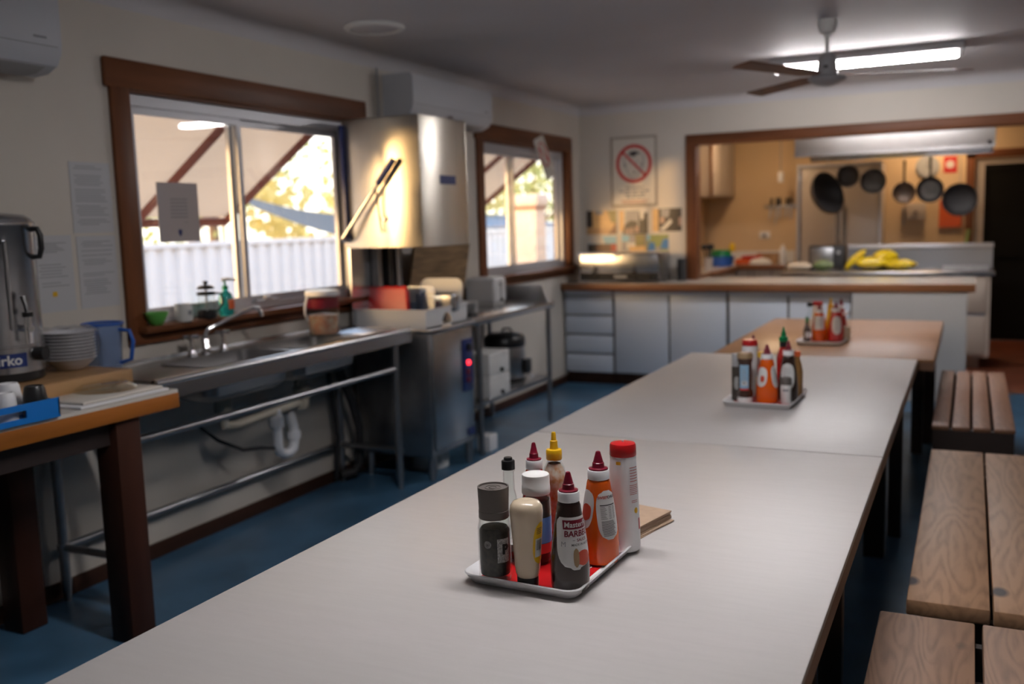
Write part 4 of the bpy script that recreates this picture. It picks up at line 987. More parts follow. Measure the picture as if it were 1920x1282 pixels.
# mayonnaise, upside-down bottle
r = thing('mayonnaise_bottle', 'cream coloured mayonnaise squeeze bottle standing on its black cap on the nearest tray', 'sauce bottle', (-.889, 1.882, BZ))
mp_ = [(.0255, .028), (.0275, .034), (.0295, .05), (.0325, .10), (.0365, .155), (.038, .175), (.0365, .188), (.030, .1975), (.018, .2015), (.006, .2005), (0, .2003)]
ob = mb('mayo').lathe([(.022, .022), (.024, .024)] + mp_, seg=44).build('bottle_body', r)
mb('black').lathe([(.0225, 0), (.0245, .002), (.025, .022), (.0235, .026), (0, .026)], seg=40).build('cap', r)
a = CAM + D_(62)
patch(mp_, a, .022, .058, .155, 'oval', 'label_yellow').build('yellow_label', r)
patch(mp_, a - .12, .012, .075, .118, 'rect', 'label_white', .0010, 6).build('barcode_panel', r)
b = mb('ink'); strokes(b, mp_, a - .12, [(-.009 + .0022 * i, -.009 + .0022 * i + (.0014 if i % 2 else .0008), .103, .024) for i in range(9)], .0014); strokes(b, mp_, a - .12, [(-.010, .008, .142 - .004 * i, .0014) for i in range(4)], .0014); b.build('print_lines', r, recalc=False)
# coffee jar
r = thing('jar', 'jar of dark contents with a wide white lid and blue label on the nearest tray', 'jar', (-.932, 2.032, BZ))
cj = [(.030, 0), (.034, .004), (.0355, .012), (.0355, .10), (.0352, .142), (.0345, .16), (.030, .172), (.029, .185)]
mb('glass').lathe(cj, seg=40).build('glass_jar', r)
mb('coffee').lathe([(.0, .004), (.031, .007), (.0335, .014), (.0337, .135), (.032, .158), (0, .158)], seg=36).build('contents', r)
mb('white_matte').lathe([(.0335, .172), (.0345, .174), (.0345, .190), (.0338, .191), (.0335, .215), (.0325, .219), (.030, .2205), (0, .2205)], seg=44).build('lid', r)
patch(cj, CAM + D_(50), .045, .055, .118, 'rect', 'label_blue').build('blue_label', r); patch(cj, CAM + D_(50), .045, .030, .054, 'rect', 'red_dull').build('red_label', r)
# soy bottle
r = thing('glass_bottle', 'clear glass bottle with a small black cap behind the pepper grinder', 'bottle', (-1.003, 2.028, BZ))
mb('glass').lathe([(.026, 0), (.029, .004), (.029, .10), (.027, .125), (.019, .155), (.0145, .175), (.0135, .22), (.016, .222), (.016, .228), (.0125, .228), (.012, .18), (.017, .155), (.0265, .10), (.0265, .006), (0, .006)], seg=36).build('glass_body', r)
mb('black').lathe([(.0165, .226), (.0165, .246), (.0155, .248), (.0105, .249), (.0105, .254), (.0095, .2555), (0, .2555)], seg=28).build('cap', r)
mb('brown_sauce').lathe([(0, .0065), (.0258, .0065), (.0258, .025), (0, .025)], seg=28).build('sauce_rest', r)
# yellow capped bottle
r = thing('mustard_bottle', 'nearly empty clear bottle with a yellow nozzle cap at the back of the nearest tray', 'sauce bottle', (-.955, 2.200, BZ))
yb = [(.028, 0), (.032, .004), (.033, .05), (.030, .085), (.030, .11), (.034, .14), (.033, .165), (.026, .192), (.0185, .208), (.0175, .222)]
mb('glass').lathe(yb + [(.0155, .222), (.0165, .206), (.024, .19), (.031, .165), (.0315, .14), (.0275, .11), (.0275, .085), (.0305, .05), (.030, .006), (0, .006)], seg=36).build('bottle_body', r)
mb('residue').lathe([(.0, .007), (.0298, .0075), (.030, .05), (.0272, .085), (.0273, .11), (.0308, .14), (.0305, .163), (.024, .187), (.0165, .203)], seg=32, cap=False).build('sauce_residue', r)
mb('mustard_cap').lathe([(.0195, .213), (.0205, .215), (.0205, .236), (.019, .2395), (.0115, .2405), (.0105, .244), (.0095, .262), (.0088, .2625), (.0068, .2635), (.0060, .280), (.0045, .2845), (0, .285)], seg=32).build('nozzle_cap', r)
# white bottle with red flip cap
r = thing('seasoning_shaker', 'tall white tapered shaker with a red cap behind the orange sauce bottle', 'shaker', (-.767, 2.198, BZ))
wb = [(.038, 0), (.041, .003), (.0405, .06), (.0365, .16), (.0325, .238), (.0315, .243)]
mb('white_plastic').lathe(wb, seg=44).build('bottle_body', r)
mb('red').lathe([(.0325, .240), (.0335, .242), (.0325, .266), (.0305, .2705), (.012, .2735), (0, .2735)], seg=40).build('flip_cap', r)
mb('white_plastic').lathe([(.003, 0), (.003, .004), (0, .004)], (0, 0, .2735), 10).build('cap_mark', r)
a = CAM + D_(32); b = mb('ink_red')
strokes(b, wb, a, [(-.006, .021 - .0015 * (i % 3), .214 - .0068 * i, .0016) for i in range(6)] + [(-.008, .019 - .002 * (i % 2), .170 - .0045 * i, .0013) for i in range(6)] + [(-.004, .016, .131 - .004 * i, .0013) for i in range(2)], .0008)
b.build('red_print', r, recalc=False)
patch(wb, a + .55, .004, .055, .084, 'rect', 'red', .0008, 6).build('red_block', r)
patch(wb, a + .24, .0062, .098, .113, 'oval', 'mustard_cap', .0009, 10, p=2).build('round_spot', r)
patch(wb, a - 1.0, .006, .222, .230, 'rect', 'label_yellow', .0009, 6).build('yellow_spot', r)
# napkins
nr = random.Random(5)
n0 = mb('kraft').prism([(-.064, -.095), (.010, -.097), (.022, -.090), (.045, -.094), (.063, -.090), (.064, .09), (-.064, .092)], (0, .0022), 'Z').build('paper_napkin', None, (-.800, 2.395, TZ), smooth=False)
tag(n0, 'brown paper napkin in the folded pile behind the nearest tray', 'napkin', 'brown paper napkins piled beside the nearest tray'); n0.rotation_euler[2] = D_(-12)
for k in range(1, 11): dup(n0, (-.800 + nr.uniform(-.002, .002) - (.008 if k > 1 else 0), 2.395 + nr.uniform(-.002, .002) + (.006 if k > 1 else 0), TZ + .0026 * k), D_(-12 + nr.uniform(-1, 1) - (3 if k < 2 else 0)))

# --- middle tray
C2 = -72 * PI / 180
def lab2(prof, bo):
    lab_plain(C2 - .75, .026, .075, .16)(prof, bo); patch(prof, C2 - .62, .010, .095, .125, 'oval', 'tomato', .001, 6).build('food_picture', bo)
squeeze((-.795, 4.215, BZ), .258, 'orange_sauce', 'orange sauce bottle with a maroon nozzle on the middle tray', 1.0, labs=(lab2, lab_plain(C2 + .95, .024, .07, .165, lines_=6)))
squeeze((-.715, 4.285, BZ), .268, 'bbq', 'brown sauce bottle with a white oval label and maroon nozzle behind the small spice jar', .90, labs=(lab_plain(C2 - .25, .032, .055, .17, lines_=8),))
squeeze((-.905, 4.46, BZ), .268, 'ketchup', 'sauce bottle with a maroon nozzle showing behind the red capped shaker on the middle tray', .85)
def plainbottle(name, label, cat, loc, prof, m, parts=(), labs=(), seg=36):
    r = thing(name, label, cat, loc); bo = mb(m).lathe(prof, seg=seg).build('bottle_body', r)
    for nm, mm, pp in parts: mb(mm).lathe(pp, seg=32).build(nm, r)
    for f in labs: f(prof, bo)
    return r
bp_ = [(.026, .022), (.033, .026), (.035, .035), (.034, .05), (.029, .06), (.029, .175), (.033, .188), (.033, .198)]
plainbottle('brown_sauce_bottle', 'dark brown sauce bottle with a tan cap and light blue label on the middle tray', 'sauce bottle', (-.887, 4.195, BZ), bp_, 'brown_sauce',
            (('cap', 'tan_cap', [(.033, .196), (.035, .199), (.035, .212), (.030, .222), (0, .222)]), ('foot', 'label_white', [(.031, 0), (.034, .003), (.034, .02), (.031, .024), (0, .024)])),
            (lab_plain(C2 - .25, .021, .065, .17, 'label_skyblue', 'rect', 8), lab_plain(C2 - .25, .021, .057, .064, 'red_dull', 'rect'), lab_plain(C2 - .20, .014, .078, .098, 'label_white', 'rect', 4)))
plainbottle('seasoning_shaker', 'white shaker with a red cap at the back of the middle tray', 'shaker', (-.900, 4.36, BZ), [(.034, 0), (.037, .004), (.036, .18), (.0345, .232)], 'white_plastic',
            (('cap', 'red', [(.034, .232), (.035, .234), (.034, .256), (.031, .26), (0, .26)]),))
plainbottle('glass_bottle', 'clear bottle with a yellow top and red label between the brown and orange sauces', 'bottle', (-.838, 4.30, BZ), [(.024, 0), (.026, .004), (.026, .12), (.02, .16), (.014, .18), (.0135, .19)], 'glass',
            (('cap', 'mustard_cap', [(.016, .188), (.016, .212), (0, .213)]), ('contents', 'mayo', [(.0, .004), (.0235, .006), (.0235, .10), (0, .10)])), (lab_plain(C2, .018, .10, .155, 'red_dull', 'rect'),))
plainbottle('spice_jar', 'small pale spice jar with a dark grey lid at the front of the middle tray', 'jar', (-.713, 4.215, BZ), [(.021, 0), (.023, .003), (.023, .078), (.021, .084), (.02, .088)], 'label_white',
            (('lid', 'grinder_cap', [(.0235, .084), (.024, .086), (.024, .110), (.022, .113), (0, .113)]),), (lab_plain(C2 - .2, .014, .055, .066, 'ink_grey', 'rect'), lab_plain(C2 + .9, .004, .015, .065, 'ink_grey', 'rect')))
plainbottle('chilli_sauce_bottle', 'dark bottle with a bright green nozzle cap at the back of the middle tray', 'sauce bottle', (-.765, 4.45, BZ), [(.028, 0), (.031, .004), (.031, .17), (.02, .205), (.0165, .215), (.0165, .235), (.0175, .236), (.0175, .243)], 'ketchup',
            (('neck_ring', 'black', [(.0185, .218), (.0185, .242), (0, .243)]), ('nozzle_cap', 'green_cap', [(.0195, .243), (.0205, .245), (.0205, .262), (.0185, .264), (.0165, .266), (.0115, .268), (.0105, .285), (.008, .287), (.005, .303), (.002, .312), (0, .312)])))
plainbottle('glass_bottle', 'slim bottle of amber liquid at the right end of the middle tray', 'bottle', (-.690, 4.37, BZ), [(.023, 0), (.025, .004), (.025, .12), (.018, .155), (.012, .175), (.012, .192)], 'amber',
            (('cap', 'orange', [(.0145, .188), (.0145, .21), (0, .211)]),))
plainbottle('pepper_grinder', 'slim grinder with a grey cap at the left end of the middle tray', 'pepper grinder', (-.932, 4.235, BZ), [(.02, 0), (.023, .003), (.023, .15), (.021, .155)], 'peppercorn',
            (('cap', 'grey_plastic', [(.022, .153), (.0235, .156), (.0235, .208), (.021, .211), (0, .211)]),), (lab_plain(C2 - .1, .012, .05, .11, 'label_grey', 'oval'),))
# --- far tray
C3 = -80 * PI / 180
squeeze((-.872, 6.385, BZ), .245, 'orange_sauce', 'orange sauce bottle with a big white label on the tray on the brown table', 1.0, labs=(lab_plain(C3, .033, .08, .165, 'label_white', 'rect', 5),))
squeeze((-.770, 6.390, BZ), .255, 'ketchup', 'red tomato sauce bottle with a white oval label on the tray on the brown table', 1.05, labs=(lab_plain(C3 + .1, .031, .05, .165, 'label_white', 'oval', 6),))
squeeze((-.755, 6.53, BZ), .265, 'ketchup', 'sauce bottle with a maroon nozzle behind the red tomato sauce on the brown table', .85)
squeeze((-.815, 6.49, BZ), .272, 'yellow', 'bottle with a bright yellow nozzle between the orange and red sauces on the brown table', .75, 'mustard_cap', 'mustard_cap')
plainbottle('glass_bottle', 'clear bottle with a black cap on the tray on the brown table', 'bottle', (-.945, 6.48, BZ), [(.027, 0), (.03, .004), (.03, .12), (.02, .17), (.015, .19), (.015, .22)], 'glass',
            (('cap', 'black', [(.02, .216), (.02, .243), (0, .244)]),))
plainbottle('seasoning_shaker', 'white shaker with a red cap and orange print on the tray on the brown table', 'shaker', (-.900, 6.51, BZ), [(.033, 0), (.036, .004), (.035, .16), (.032, .222)], 'white_plastic',
            (('cap', 'red', [(.033, .222), (.034, .224), (.033, .242), (.03, .246), (0, .246)]),), (lab_plain(C3 - .2, .022, .06, .19, 'label_yellow', 'oval'),))
plainbottle('pepper_sauce_bottle', 'little brown sauce bottle with a white label on the brown table', 'sauce bottle', (-.940, 6.33, BZ), [(.021, 0), (.023, .003), (.023, .075), (.018, .095), (.009, .115), (.0085, .135)], 'brown_sauce',
            (('cap', 'green_cap', [(.011, .128), (.011, .158), (.008, .162), (0, .162)]),), (lab_plain(C3 + .2, .016, .025, .07, 'label_white', 'oval'),))
plainbottle('glass_jar', 'clear jar with a pale lid at the right of the tray on the brown table', 'jar', (-.712, 6.45, BZ), [(.025, 0), (.028, .004), (.028, .15), (.022, .165), (.02, .17)], 'glass',
            (('lid', 'white_plastic', [(.0225, .168), (.0225, .19), (0, .191)]), ('contents', 'mayo', [(0, .005), (.0255, .006), (.0255, .09), (0, .09)])))

# ================================================================== SERVING COUNTER
r = thing('serving_counter', 'long cream worktop with a brown front edge running through the serving opening', 'counter', (-3.555, 8.46, 0))
b = mb('counter_top').box(0, 3.60, .004, .585, .945, .985, .002); b.box(1.175, 3.60, .584, .90, .945, .985, .002); b.build('worktop', r, smooth=False)
mb('counter_edge').box(0, 3.602, -.004, .006, .915, .983, .003).build('front_edge', r)
def unit(name, label, x0, x1):
    r = thing(name, label, 'cabinet', (x0, 8.53, 0), 'white cupboards under the serving counter'); w_ = x1 - x0
    b = mb('cupboard_gap'); b.box(0, w_, .018, .50, .115, .912); b.build('carcass', r, smooth=False)
    mb('cupboard_white').box(.004, w_ - .004, .0, .02, .872, .912, .002).build('top_rail', r)
    mb('baseboard_wood').box(0, w_, .06, .48, 0, .115).build('kickboard', r, smooth=False)
    return r, w_
r, w_ = unit('drawer_cabinet', 'white cabinet of four drawers at the left end of the serving counter', -3.55, -3.055)
for k in range(4):
    z0 = .122 + k * .187; d = mb('cupboard_white').box(.006, w_ - .006, -.004, .018, z0, z0 + .142, .003).build('drawer', r)
    mb('cupboard_white').prism([(-.002, z0 + .142), (.018, z0 + .172), (.018, z0 + .16), (.004, z0 + .142)], (.008, w_ - .008), 'X').build('finger_pull', d, smooth=False)
for x0, x1, lb in ((-3.045, -1.965, 'white two door cupboard under the counter beside the drawers'), (-1.955, -.90, 'white two door cupboard under the counter behind the brown dining table')):
    r, w_ = unit('cupboard', lb, x0, x1)
    for k in range(2): mb('cupboard_white').box(.010 + k * w_ / 2, w_ / 2 - .010 + k * w_ / 2, -.004, .018, .125, .866, .003).build('door', r)
tag(mb('panel_white').box(-.893, -.010, 8.468, 8.49, .0, .912, .002).box(-.032, -.010, 8.49, 9.3, .0, .94).build('end_panel', None, smooth=False), 'plain white panel closing the right end of the serving counter', 'panel')
# grill toaster on the counter
r = thing('grill_toaster', 'wide stainless countertop toaster grill at the left end of the serving counter', 'toaster', (-3.405, 8.57, .9855)); w_, d_ = .795, .36
b = mb('steel_dark'); b.box(0, w_, .02, d_, .02, .275, .004); b.build('body', r)
b = mb('steel'); b.box(.004, w_ - .004, 0, .02, .103, .27, .003); b.build('front_door', r)
b = mb('chrome'); b.box(0, w_, -.006, .02, .268, .282, .003); b.box(0, w_, -.006, .02, .093, .103, .002); b.box(0, w_, -.006, .02, .012, .02, .002); b.box(0, .008, -.006, .02, .012, .282); b.box(w_ - .008, w_, -.006, .02, .012, .282); b.build('trim_frame', r, smooth=False)
p = mb('black').box(.008, w_ - .008, 0, .02, .02, .093).build('control_strip', r, smooth=False)
b = mb('label_grey')
for k in range(5): b.box(.355 + k * .026, .375 + k * .026, -.0012, 0, .045, .068)
b.build('plate_lettering', p, smooth=False)
for x in (.16, .33, .56, .73): mb('grey_plastic').lathe([(.016, 0), (.014, -.02), (0, -.021)][::-1], (x, -.0, .058), 16, 'Y').build('dial', p)
for x in (.16, .56): 
    b = mb('black'); b.box(x - .022, x + .022, -.03, 0, .095, .115, .004); b.box(x - .006, x + .006, -.02, 0, .11, .165, .002); b.build('lever', r)
mb('chrome').torus((.38, -.012, .275), .022, .005, 'Y', 20, 8).build('catchlight_ring', r)  # out-of-focus highlight modelled as a chrome ring
for x in (.04, w_ - .04):
    for yv in (.05, d_ - .05): mb('black').cyl((x, yv, 0), (x, yv, .02), .015, seg=12).build('foot', r)
b = mb('black_soft'); 
prof = []
for k in range(7): prof += [(.042, .03 * k), (.045, .03 * k + .004), (.045, .03 * k + .022), (.042, .03 * k + .026)]
tag(b.lathe(prof + [(0, .21)], seg=28).build('stacked_cups', None, (-2.49, 8.92, .9855)), 'dark ribbed stack of cups beside the toaster grill on the counter', 'cups')
# wall sign and prints
r = thing('wall_sign', 'sign with a red barred circle over a drawn head, beside the serving opening', 'sign', (-3.235, YB, 1.705)); w_, h_ = .472, .68
mb('sign_edge').box(0, w_, -.010, -.0005, 0, h_, .003).build('backing', r); mb('sign_white').box(.022, w_ - .022, -.0115, -.010, .022, h_ - .022).build('face', r, smooth=False)
cx, cz, R = w_ / 2 + .004, .415, .183
def flatp(m, polys, y=-.0125, nm='mark', par=None):
    b = mb(m)
    for poly in polys: b.prism(poly, (y, y + .0008), 'Y')
    return b.build(nm, par, smooth=False)
n = 40; b = mb('red_dull')
for i in range(n):
    a0, a1 = 2 * PI * i / n, 2 * PI * (i + 1) / n
    b.prism([(cx + R * math.cos(a0), cz + R * 1.02 * math.sin(a0)), (cx + R * math.cos(a1), cz + R * 1.02 * math.sin(a1)), (cx + (R - .032) * math.cos(a1), cz + (R - .032) * 1.02 * math.sin(a1)), (cx + (R - .032) * math.cos(a0), cz + (R - .032) * 1.02 * math.sin(a0))], (-.0135, -.0122), 'Y')
q = .7071; hw = .012
b.prism([(cx - R * .86 * q - hw * q, cz + R * .86 * q - hw * q), (cx + R * .86 * q - hw * q, cz - R * .86 * q - hw * q), (cx + R * .86 * q + hw * q, cz - R * .86 * q + hw * q), (cx - R * .86 * q + hw * q, cz + R * .86 * q + hw * q)], (-.0135, -.0122), 'Y'); b.build('prohibition_ring', r, smooth=False)
flatp('ink', [[(cx - .062, cz + .095), (cx - .03, cz + .118), (cx + .005, cz + .125), (cx + .05, cz + .110), (cx + .075, cz + .092), (cx + .05, cz + .093), (cx + .025, cz + .085), (cx + .0, cz + .062), (cx - .03, cz + .078)], [(cx - .095, cz + .0), (cx - .085, cz + .005), (cx - .078, cz - .02), (cx - .088, cz - .025)], [(cx + .075, cz + .005), (cx + .085, cz + .01), (cx + .078, cz - .025), (cx + .07, cz - .015)], [(cx - .008, cz - .075), (cx + .012, cz - .075), (cx + .008, cz - .095), (cx - .006, cz - .093)]], nm='hair_and_ears', par=r)
b = mb('ink_grey')
b.tube([(cx - .10, -.0122, cz + .06), (cx - .10, -.0122, cz - .02), (cx - .07, -.0122, cz - .055), (cx - .05, -.0122, cz - .11), (cx - .01, -.0122, cz - .135), (cx + .03, -.0122, cz - .125), (cx + .06, -.0122, cz - .07), (cx + .09, -.0122, cz - .03), (cx + .10, -.0122, cz + .04), (cx + .09, -.0122, cz + .09)], .005, 6); b.tube([(cx - .05, -.0122, cz + .01), (cx - .01, -.0122, cz + .015)], .004, 6); b.tube([(cx + .02, -.0122, cz + .015), (cx + .05, -.0122, cz + .02)], .004, 6); b.build('head_outline', r)
b = mb('ink_grey')
for z, a, c in ((.185, .155, .335), (.150, .09, .395), (.118, .14, .35), (.090, .16, .34)):
    x = a
    while x < c - .012: wd = rl.uniform(.03, .075); b.box(x, min(c, x + wd), -.0122, -.0115, z - .010, z + .010); x += wd + .012
b.build('lettering', r, smooth=False)
b = mb('ink_pale'); b.box(.10, .385, -.0122, -.0115, .050, .062); b.box(.12, .36, -.0122, -.0115, .030, .042); b.build('small_lettering', r, smooth=False)
def photo(label, x0, x1, z0, z1, base, patches):
    r = thing('photo_print', label, 'photo', (x0, YB, z0), 'photo prints under the wall sign'); w_, h_ = x1 - x0, z1 - z0
    mb('p_pale').box(-.008, w_ + .008, -.002, -.0004, -.008, h_ + .008).build('paper_border', r, smooth=False)
    b = mb(base).box(0, w_, -.003, -.002, 0, h_); y = -.003
    for m_, poly in patches:
        b.use(m_).prism([(u * w_, v * h_) for u, v in poly], (y - .0006, y), 'Y'); y -= .0003
    b.build('picture', r, smooth=False)
def R4(a, c, d, e): return [(a, c), (d, c), (d, e), (a, e)]
photo('photo print in sandy yellow tones, first of the upper row under the sign', -3.505, -3.185, 1.437, 1.675, 'p_sand', [('p_dark', R4(0, .3, .2, 1)), ('p_tan', R4(0, 0, 1, .25)), ('p_grey', [(.3, .85), (.55, .82), (.55, 1), (.3, 1)]), ('p_olive', [(.82, .5), (1, .45), (1, 1), (.7, 1)]), ('p_brown', [(.72, 0), (1, 0), (1, .5)])])
photo('photo print with dark figures on its right, middle of the upper row under the sign', -3.155, -2.862, 1.437, 1.678, 'p_pale', [('p_grey', R4(.2, .4, .7, .95)), ('p_sand', R4(0, .1, .16, .95)), ('p_dark', [(.1, 0), (.2, .4), (.4, .55), (.62, .5), (.7, 0)]), ('p_dark', R4(.68, 0, 1, .85)), ('p_pale', [(.75, .55), (.86, .6), (.88, 1), (.7, 1)]), ('p_skin', R4(.22, 0, .34, .22)), ('p_skin', R4(.38, 0, .48, .24)), ('p_skin', R4(.55, .05, .68, .3))])
photo('dark photo print with pale blades, last of the upper row beside the opening frame', -2.815, -2.522, 1.452, 1.676, 'p_dark', [('p_sand', R4(0, 0, .2, 1)), ('p_pale', [(.22, .1), (.4, .05), (.68, .4), (.62, .55), (.35, .2)]), ('p_skin', [(.28, .35), (.42, .4), (.4, .65), (.26, .6)]), ('p_grey', [(.3, .65), (.55, .6), (.6, .95), (.3, 1)]), ('p_skin', R4(.9, .25, 1, .6))])
photo('photo print of a red landscape under blue sky, first of the lower row', -3.495, -3.19, 1.265, 1.42, 'p_sky', [('p_pale', [(0, .55), (.6, .5), (.5, 1), (0, 1)]), ('p_brown', R4(0, 0, 1, .5)), ('p_dark', R4(0, 0, .28, .48)), ('p_red', R4(.8, 0, 1, .45))])
photo('photo print of tall pale grass, middle of the lower row', -3.135, -2.88, 1.265, 1.427, 'p_grey', [('p_olive', R4(.55, .1, .95, 1)), ('p_pale', R4(.2, .15, .55, .5)), ('p_sky', R4(0, .6, .3, 1)), ('p_sand', R4(.3, 0, 1, .3))])
photo('photo print with two blue figures, last of the lower row', -2.873, -2.653, 1.265, 1.425, 'p_green', [('p_sky', R4(0, .65, .15, 1)), ('p_blue', [(.02, 0), (.1, .55), (.35, .5), (.38, 0)]), ('p_blue', [(.6, .15), (.75, .7), (1, .72), (1, .1)]), ('p_grey', R4(.4, 0, .6, .25))])

# ================================================================== KITCHEN
r = thing('corner_bench', 'brown edged kitchen worktop turning the corner behind the opening', 'counter', (-3.2, 9.6, 0))
b = mb('counter_top'); b.box(.004, .59, 0, 2.37, .925, .97); b.box(.004, 1.15, 2.37, 3.095, .925, .97); b.build('worktop', r, smooth=False)
b = mb('counter_edge'); b.box(.59, .602, 0, 2.37, .915, .972, .003); b.box(.602, 1.15, 2.36, 2.372, .915, .972, .003); b.build('front_edge', r)
b = mb('cupboard_cream'); b.box(.02, .55, .02, 2.40, 0, .925); b.box(.56, 1.14, 2.41, 3.09, 0, .925); b.build('cupboards', r, smooth=False)
b = mb('cupboard_gap'); 
for x in (.70, .76, .98): b.box(x, x + .012, 2.404, 2.412, .1, .90)
b.build('door_gaps', r, smooth=False)
b = mb('white_matte').box(.02, 1.15, 3.08, 3.096, .97, 1.12); b.build('tile_splash', r, smooth=False)
r = thing('wall_cupboard', 'cream cupboard hung high on the kitchen wall left of the knives', 'cupboard', (-3.2, 11.55, 1.83)); mb('cupboard_cream').box(.001, .36, 0, 1.14, 0, .68).build('carcass', r, smooth=False)
mb('counter_edge').box(.34, .362, -.012, .0, 0, .68).build('edge_strip', r, smooth=False); mb('cupboard_cream').box(.36, .378, .01, .56, .01, .67, .003).build('door', r); mb('cupboard_cream').box(.36, .378, .575, 1.13, .01, .67, .003).build('door', r)
# island
r = thing('kitchen_island', 'stainless topped kitchen island with cream drawers and a low steel upstand', 'bench', (-1.83, 10.40, 0)); Wd, Dp = 2.055, .93
b = mb('steel').box(0, Wd, 0, Dp, .925, .97, .006); b.build('steel_top', r)
b = mb('steel_dull').box(.60, Wd - .01, Dp - .12, Dp - .10, .97, 1.19); b.build('upstand', r, smooth=False); mb('aluminium').box(.60, Wd - .005, Dp - .14, Dp - .08, 1.18, 1.225, .006).build('upstand_rail', r)
b = mb('cupboard_cream').box(.05, Wd - .035, .03, Dp - .03, .11, .925); b.build('carcass', r, smooth=False)
for x0, x1 in ((.08, .70), (.71, 1.33), (1.34, Wd - .075)):
    mb('cupboard_cream').box(x0, x1, .012, .03, .135, .525, .003).build('drawer', r); mb('cupboard_cream').box(x0, x1, .012, .03, .565, .91, .003).build('drawer', r); mb('ink_grey').box(x0, x1, .024, .031, .53, .56).build('handle_channel', r, smooth=False)
mb('cupboard_cream').box(.1, Wd - .12, .07, Dp - .07, 0, .11).build('kickboard', r, smooth=False)
r = thing('range_hood', 'long stainless range hood over the kitchen island', 'range hood', (-1.67, 10.30, 0)); Wd = 1.86
b = mb('steel').prism([(0, 2.165), (0, 2.60), (1.15, 2.60), (1.15, 2.165), (1.10, 2.165), (1.05, 2.24), (.10, 2.24), (.05, 2.165)], (0, Wd), 'X'); b.build('canopy', r, smooth=False)
mb('steel').box(.30, Wd - .3, .3, .9, 2.60, 2.695).build('duct', r, smooth=False)
mb('steel_dark').tube([(.1, .50, 2.235), (.1, .50, 2.165), (Wd - .05, .50, 2.165), (Wd - .05, .50, 2.235)], .010, 8).build('hanging_rail', r)
mb('chrome').lathe([(.018, 0), (.018, -.015), (0, -.02)][::-1], (Wd - .05, -.0, 2.21), 14, 'Y').build('corner_knob', r)
RY, RZ = 10.80, 2.165
def pan(label, x, z, R, m, depth=.04, hl=.0, nrm=(0, -1, 0), wide=None, mi=None, tilt=0.0):
    r = thing('frying_pan' if hl else 'pan', label, 'pan', (x, RY, z), 'pans hanging from the range hood')
    b = mb(m).lathe([(0, depth), (R * .72, depth), (R * .78, depth - .006), (R, 0), (R - .006, 0), (R * .76, depth - .010), (R * .70, depth - .005), (0, depth - .005)], seg=40)
    nv = Vector(nrm).normalized(); M = Vector((0, 0, -1)).rotation_difference(nv).to_matrix().to_4x4()
    bmesh.ops.transform(b.bm, matrix=M, verts=b.bm.verts); b.build('pan_body', r)
    top = R
    if mi: 
        b = mb(mi).lathe([(0, depth - .006), (R * .7, depth - .0062), (R * .68, depth - .0066), (0, depth - .0064)], seg=32); bmesh.ops.transform(b.bm, matrix=M, verts=b.bm.verts); b.build('cooking_surface', r)
    if hl:
        b = mb('iron').tube([(0, .005, R - .01), (0, .0, R + .04), (0, -.004, R + hl * .6), (0, 0, R + hl)], [.014, .011, .012, .014], 10); b.build('handle', r); top = R + hl
    hz = RZ - z
    b = mb('steel_dark').tube([(0, 0, top - .012), (0, .012, top + .01), (0, .012, hz - .03), (0, .016, hz + .008), (0, -.002, hz + .016), (0, -.012, hz + .004)], .0035, 6); b.build('hook', r)
    return r
pan('brown rusty frying pan hanging left of the black handled pan', -.640, 1.77, .114, 'iron_rust', .035, .215)
pan('black frying pan with an upright handle hanging in front of the wall clock', -.392, 1.79, .133, 'iron', .04, .205, mi='pan_grey', tilt=0)
pan('large black pan hanging at the right end of the rail', -.112, 1.68, .168, 'iron', .05)
pan('small grey round pan hanging beside the wok', -1.197, 1.965, .118, 'pan_grey', .07, nrm=(-.1, -1, .1))
pan('grey round pan hanging right of the small grey pan', -.945, 1.905, .132, 'pan_grey', .05, nrm=(.15, -1, .05))
# wok
r = thing('wok', 'big dark wok hanging on edge at the left end of the rail', 'wok', (-1.395, RY, 1.80)); R = .235
pr_ = [(R * math.sin(t), -R * .55 * math.cos(t) + 0) for t in [i * PI / 2 / 10 for i in range(11)]]; pr2 = [(x * .975, z + .006) for x, z in pr_][::-1]
b = mb('iron').lathe(pr_ + pr2, seg=44); M = Vector((0, 0, 1)).rotation_difference(Vector((.80, -.52, .30)).normalized()).to_matrix().to_4x4(); bmesh.ops.transform(b.bm, matrix=M, verts=b.bm.verts); b.build('wok_body', r)
t = mb('iron_rust').torus((0, 0, .0), R - .002, .005, 'Z', 44, 8); bmesh.ops.transform(t.bm, matrix=M, verts=t.bm.verts); t.build('rim', r)
b = mb('steel_dark').tube([(-.06, .02, .21), (-.05, 0, .25), (-.01, 0, .30), (0, 0, .37), (0, -.012, .375)], .004, 6); b.build('hook', r)
# upright fridge with two doors
r = thing('upright_fridge', 'two door upright fridge with steel edges behind the hanging wok', 'fridge', (-1.93, 12.12, 0)); 
mb('cupboard_cream').box(0, .965, .03, .57, .06, 2.16).build('cabinet', r, smooth=False)
b = mb('aluminium'); b.box(-.006, .022, 0, .032, .06, 2.175); b.box(.943, .971, 0, .032, .06, 2.175); b.box(.022, .943, 0, .032, 2.14, 2.175); b.build('steel_edge', r, smooth=False)
for x0, x1 in ((.03, .478), (.488, .935)):
    d = mb('cupboard_cream').box(x0, x1, .004, .03, .12, 2.12, .004).build('door', r); b = mb('chrome'); b.tube([(x1 - .03 if x0 < .2 else x0 + .03, -.03, z) for z in (.8, 1.7)], .014, 10); b.build('handle', d)
    mb('chrome').box(x0, x0 + .02, .0, .006, .12, 2.12).build('edge_strip', d, smooth=False)
mb('black').box(.03, .93, .05, .5, 0, .06).build('plinth', r, smooth=False)
